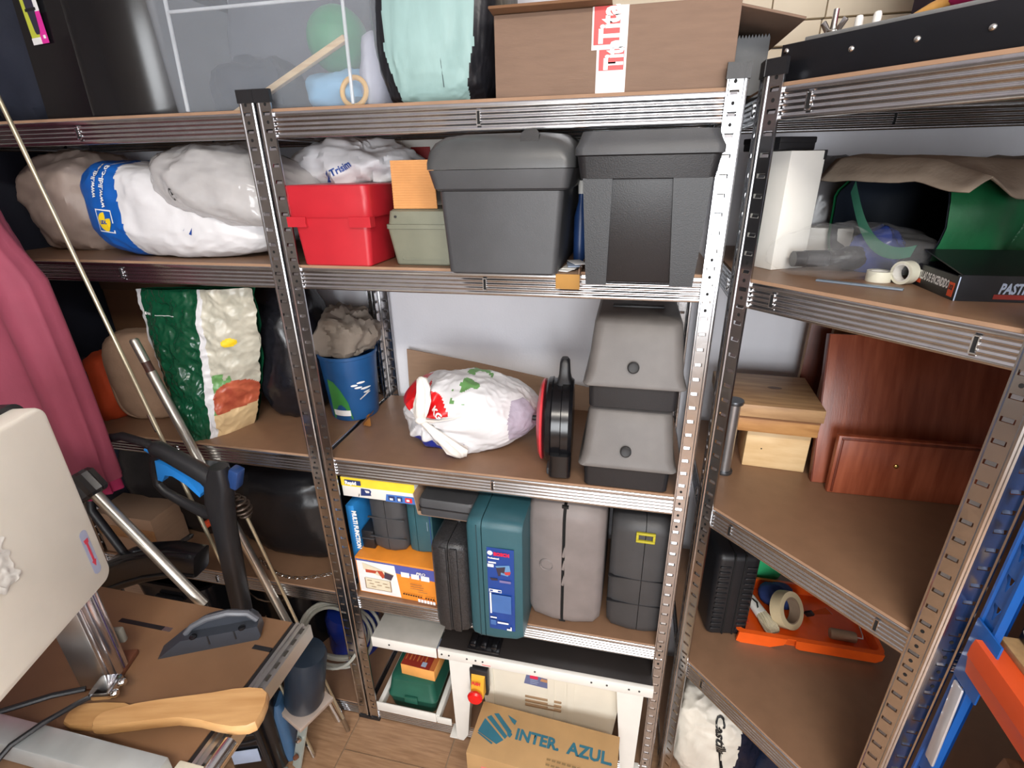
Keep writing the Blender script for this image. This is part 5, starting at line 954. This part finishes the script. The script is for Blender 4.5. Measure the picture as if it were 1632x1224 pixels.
b = MB(); b.tube([(-.120 - .018 * s_ + (.021 * math.sin(math.pi * min(1, s_ * .9 + .1))) * math.cos(s_ * 2 * math.pi * 6), -.050 + .021 * math.sin(math.pi * min(1, s_ * .9 + .1)) * math.sin(s_ * 2 * math.pi * 6), .855 + .072 * s_) for s_ in [q / 96 for q in range(97)]], .0030, 6); b.build('coil', mat('dark_wire', (66, 54, 46), .4, .5), t)
t = T('telescopic_pole', 'thick silver telescopic pole with a brown collar leaning on the third shelf', 'pole', (-.100, -.020, 0))
d0 = V((-.347, 0, 1.287)); Q = lambda s_: tuple(d0 * s_)
b = MB(); b.tube([Q(.0), Q(.965 - .03)], .0118, 18); b.build('tube', mat('satin_aluminium', (206, 202, 192), .3, .9), t)
b = MB(); b.tube([Q(.955), Q(.997), Q(1.0)], [.0108, .0108, .008], 18); b.build('end_cap', mat('satin_aluminium', (206, 202, 192), .3, .9), t); b = MB(); b.tube([Q(.932), Q(.957)], .0104, 18); b.build('collar', mat('brown_collar', (74, 48, 42), .4), t)
b = MB(); b.tube([Q(.0), Q(.075)], .016, 18); b.build('foot', CHROME, t)
t = T('garden_pole', 'silver pole with a ribbed black knob leaning to the left behind the bench', 'pole', (-.203, -.255, .715))
b = MB(); b.tube([(0, 0, 0), (-.205, 0, .292)], .0118, 18); b.build('tube', mat('satin_aluminium', (206, 202, 192), .3, .9), t)
b = MB(); n = 9; b.at(Matrix.Translation((-.222, 0, .306)) @ V((-.575, 0, .818)).to_track_quat('Z', 'Y').to_matrix().to_4x4()); b.loft([[((.034 if k % 2 else .028) * q * math.cos(math.pi * k / n), (.034 if k % 2 else .028) * q * math.sin(math.pi * k / n), z) for k in range(2 * n)] for z, q in ((-.03, .85), (-.024, 1), (.022, 1), (.03, .8))]); b.build('knob', mat('scuffed_black', (52, 50, 50), .32), t, 20)
b = MB(); b.tube([(.01, .03, -.715), (0, 0, 0)], .0075, 10); b.build('lower_stem', BLK, t)
# pressure washer gun
t = T('pressure_washer_gun', 'black pressure washer gun with a blue trigger standing among the poles', 'spray gun', (0, -.14, 0))
b = MB(); b.tube([(-.50, -.03, .70), (-.585, -.02, .86), (-.58, 0, .965), (-.545, 0, 1.025), (-.485, 0, 1.070), (-.424, 0, 1.084), (-.366, 0, 1.072), (-.325, 0, 1.056)], .0105, 10); b.build('hose', BLK, t)
b = MB(); b.tube([(-.345, 0, 1.066), (-.335, 0, 1.060), (-.31, 0, 1.050), (-.25, 0, 1.020), (-.205, 0, .995), (-.18, 0, .985)], [.014, .020, .019, .021, .022, .018], 14); b.build('barrel', BLK, t)
b = MB(); b.tube([(-.335, 0, 1.045), (-.352, 0, 1.03), (-.366, 0, .99), (-.368, 0, .957), (-.35, 0, .935), (-.30, 0, .908), (-.25, 0, .888), (-.225, 0, .890)], [.010, .010, .010, .010, .011, .012, .014, .016], 10); b.build('trigger_guard', BLK, t)
b = MB(); b.at(Matrix.Rotation(R(90), 4, 'X')); b.prism([(-.342, 1.030), (-.31, 1.020), (-.266, .992), (-.238, .950), (-.243, .940), (-.272, .972), (-.305, .992), (-.326, .992), (-.340, .972), (-.352, .975)], -.009, .009); b.build('trigger', mat('bright_blue_plastic', (36, 130, 214), .35), t)
MB().at(fr(-.357, 0, 1.050, 0, 0, R(-60))).lathe([(0, -.004), (.006, -.004), (.006, .012), (0, .014)], 12).build('lock_button', mat('bright_blue_plastic', (36, 130, 214), .35), t)
b = MB(); b.loft([[(cx + x, y, z) for x, y in rr(w_, d_, .014, 4)] for z, cx, w_, d_ in ((.30, -.243, .040, .044), (.50, -.232, .040, .044), (.70, -.216, .044, .046), (.85, -.204, .048, .046), (.93, -.197, .062, .046), (.985, -.183, .064, .044), (1.03, -.172, .040, .036))]); b.build('grip', BLK, t, 50)
MB().at(fr(-.143, .01, 1.0, 0, 0, R(20))).rbox(-.012, .014, -.014, .014, -.03, .025, .005).build('coupling', mat('deep_blue_plastic', (34, 62, 112), .35), t)
t = T('hose_guide', 'black curved plastic bracket jutting left from the pressure washer gun', 'bracket', (0, -.185, 0))
def bw(s_): return V((-.60 + .345 * s_, 0, .655 + .07 * math.sin(s_ * math.pi * .62) + .055 * s_))
b = MB(); b.loft([[bw(s_) + V((q[0] * .3, q[1], q[0])) for q in rr(h_, .05, .012, 4)] for s_, h_ in ((0, .03), (.03, .08), (.12, .115), (.3, .115), (.5, .108), (.75, .095), (1, .075))]); b.build('shell', BLKG, t, 40)
b = MB(); b.tube([bw(s_) + V((0, -.026, .036)) for s_ in (.08, .25, .45, .65, .85, .98)], .006, 8); b.build('upper_lip', BLKG, t); b = MB(); b.tube([bw(s_) + V((0, -.026, -.026)) for s_ in (.1, .3, .5, .7, .9, .98)], .004, 8); b.build('lower_lip', BLKG, t)
# pump motor on its steel foot
t = T('electric_motor', 'dark blue electric motor on a pale steel foot plate, on the floor by the post', 'motor', (-.125, -.120, .205)); t.rotation_euler = (R(-6), R(10), R(-18))
b = MB(); b.lathe([(0, .012), (.050, .014), (.056, .03), (.056, .20), (.050, .215), (0, .22)], 36); b.build('barrel', mat('navy_enamel', (30, 44, 58), .35), t)
b = MB(); b.rbox(-.066, .06, -.062, .058, -.004, .012, .003); b.build('flange', mat('rosy_steel', (196, 180, 168), .45, .4), t)
PALE = mat('pale_plated_steel', (186, 196, 190), .38, .4)
for x in (-.034, .034): b = MB(); b.loft([[(x - .015, -.05, -.205), (x + .015, -.05, -.205), (x + .015, -.044, -.205), (x - .015, -.044, -.205)], [(x - .015, -.03, -.006), (x + .015, -.03, -.006), (x + .015, -.024, -.006), (x - .015, -.024, -.006)]]); b.build('foot_plate', PALE, t)
for x, z in ((-.034, -.05), (.034, -.08), (.034, -.15), (-.034, -.17)): MB().at(front(x, -.036 + z * .1, z)).lathe([(.008, -.004), (.008, .004), (.005, .008), (0, .008)], 6).build('bolt', mat('rusty_brown', (104, 62, 42), .6) if z < -.1 else STEEL, t)
t = T('wing_nut', 'small pale wing nut lying on the floor tiles beside the motor foot', 'nut', (-.165, -.21, 0), R(40)); MB().rbox(-.006, .006, -.024, .024, 0, .006, .002).build('bar', PALE, t); MB().lathe([(.007, 0), (.007, .008), (0, .009)], 10).build('hub', PALE, t)
# pressure washer body
t = T('pressure_washer', 'black and blue pressure washer body standing on the floor under the bench', 'pressure washer', (-.262, -.158, 0), R(20))
b = MB(); b.tub([(0, .14, .13, .03), (.02, .16, .15, .035), (.30, .15, .14, .035), (.42, .11, .10, .03), (.44, .06, .06, .02)], n=6); b.build('body', BLKG, t, 50)
MB().at(fr(.078, -.02, .02)).tub([(0, .036, .07, .015), (.04, .042, .075, .017), (.20, .040, .07, .017), (.23, .02, .05, .01)]).build('side_cover', mat('steel_blue_plastic', (58, 92, 126), .4), t)
MB().at(front(-.02, -.0765, .10)).rbox(-.04, .035, -.025, .03, -.001, .001, .0005).build('rating_label', PEARL, t)
for k in range(3): b = MB(); b.at(fr(.02, -.075 - .006 * k, .30 - .02 * k, R(10 * k), R(70), R(25))).tube([(.09 * math.cos(a), .055 * math.sin(a), 0) for a in [R(60 + 10 * j) for j in range(24)]], .004, 6); b.build('cord', BLK, t)

t = T('black_tub', 'large black plastic tub in the dark at the left end of the bottom shelf', 'tub', (-.70, .20, B5))
b = MB(); b.tub([(0, .26, .28, .03), (.33, .30, .33, .04), (.335, .32, .35, .04), (.35, .32, .35, .04), (.35, .30, .33, .04), (.01, .25, .27, .03)]); b.build('body', BLKG, t); MB().at(front(0, -.17, .29)).rbox(-.05, .05, -.012, .012, -.006, .012, .004).build('handle', BLK, t)
t = T('long_coat', 'long dark navy coat hanging against the wall beyond the left end of the shelves', 'coat', (-1.045, .27, 1.22))
MB().blob((.135, .145, .68), .5, .6, .014, 5, 95, 56, 40, an=(1, 1, .25), flat=1).build('cloth', NAVY, t); MB().rbox(-.02, .02, .10, .155, .66, .70, .004).build('wall_hook', STEEL, t)
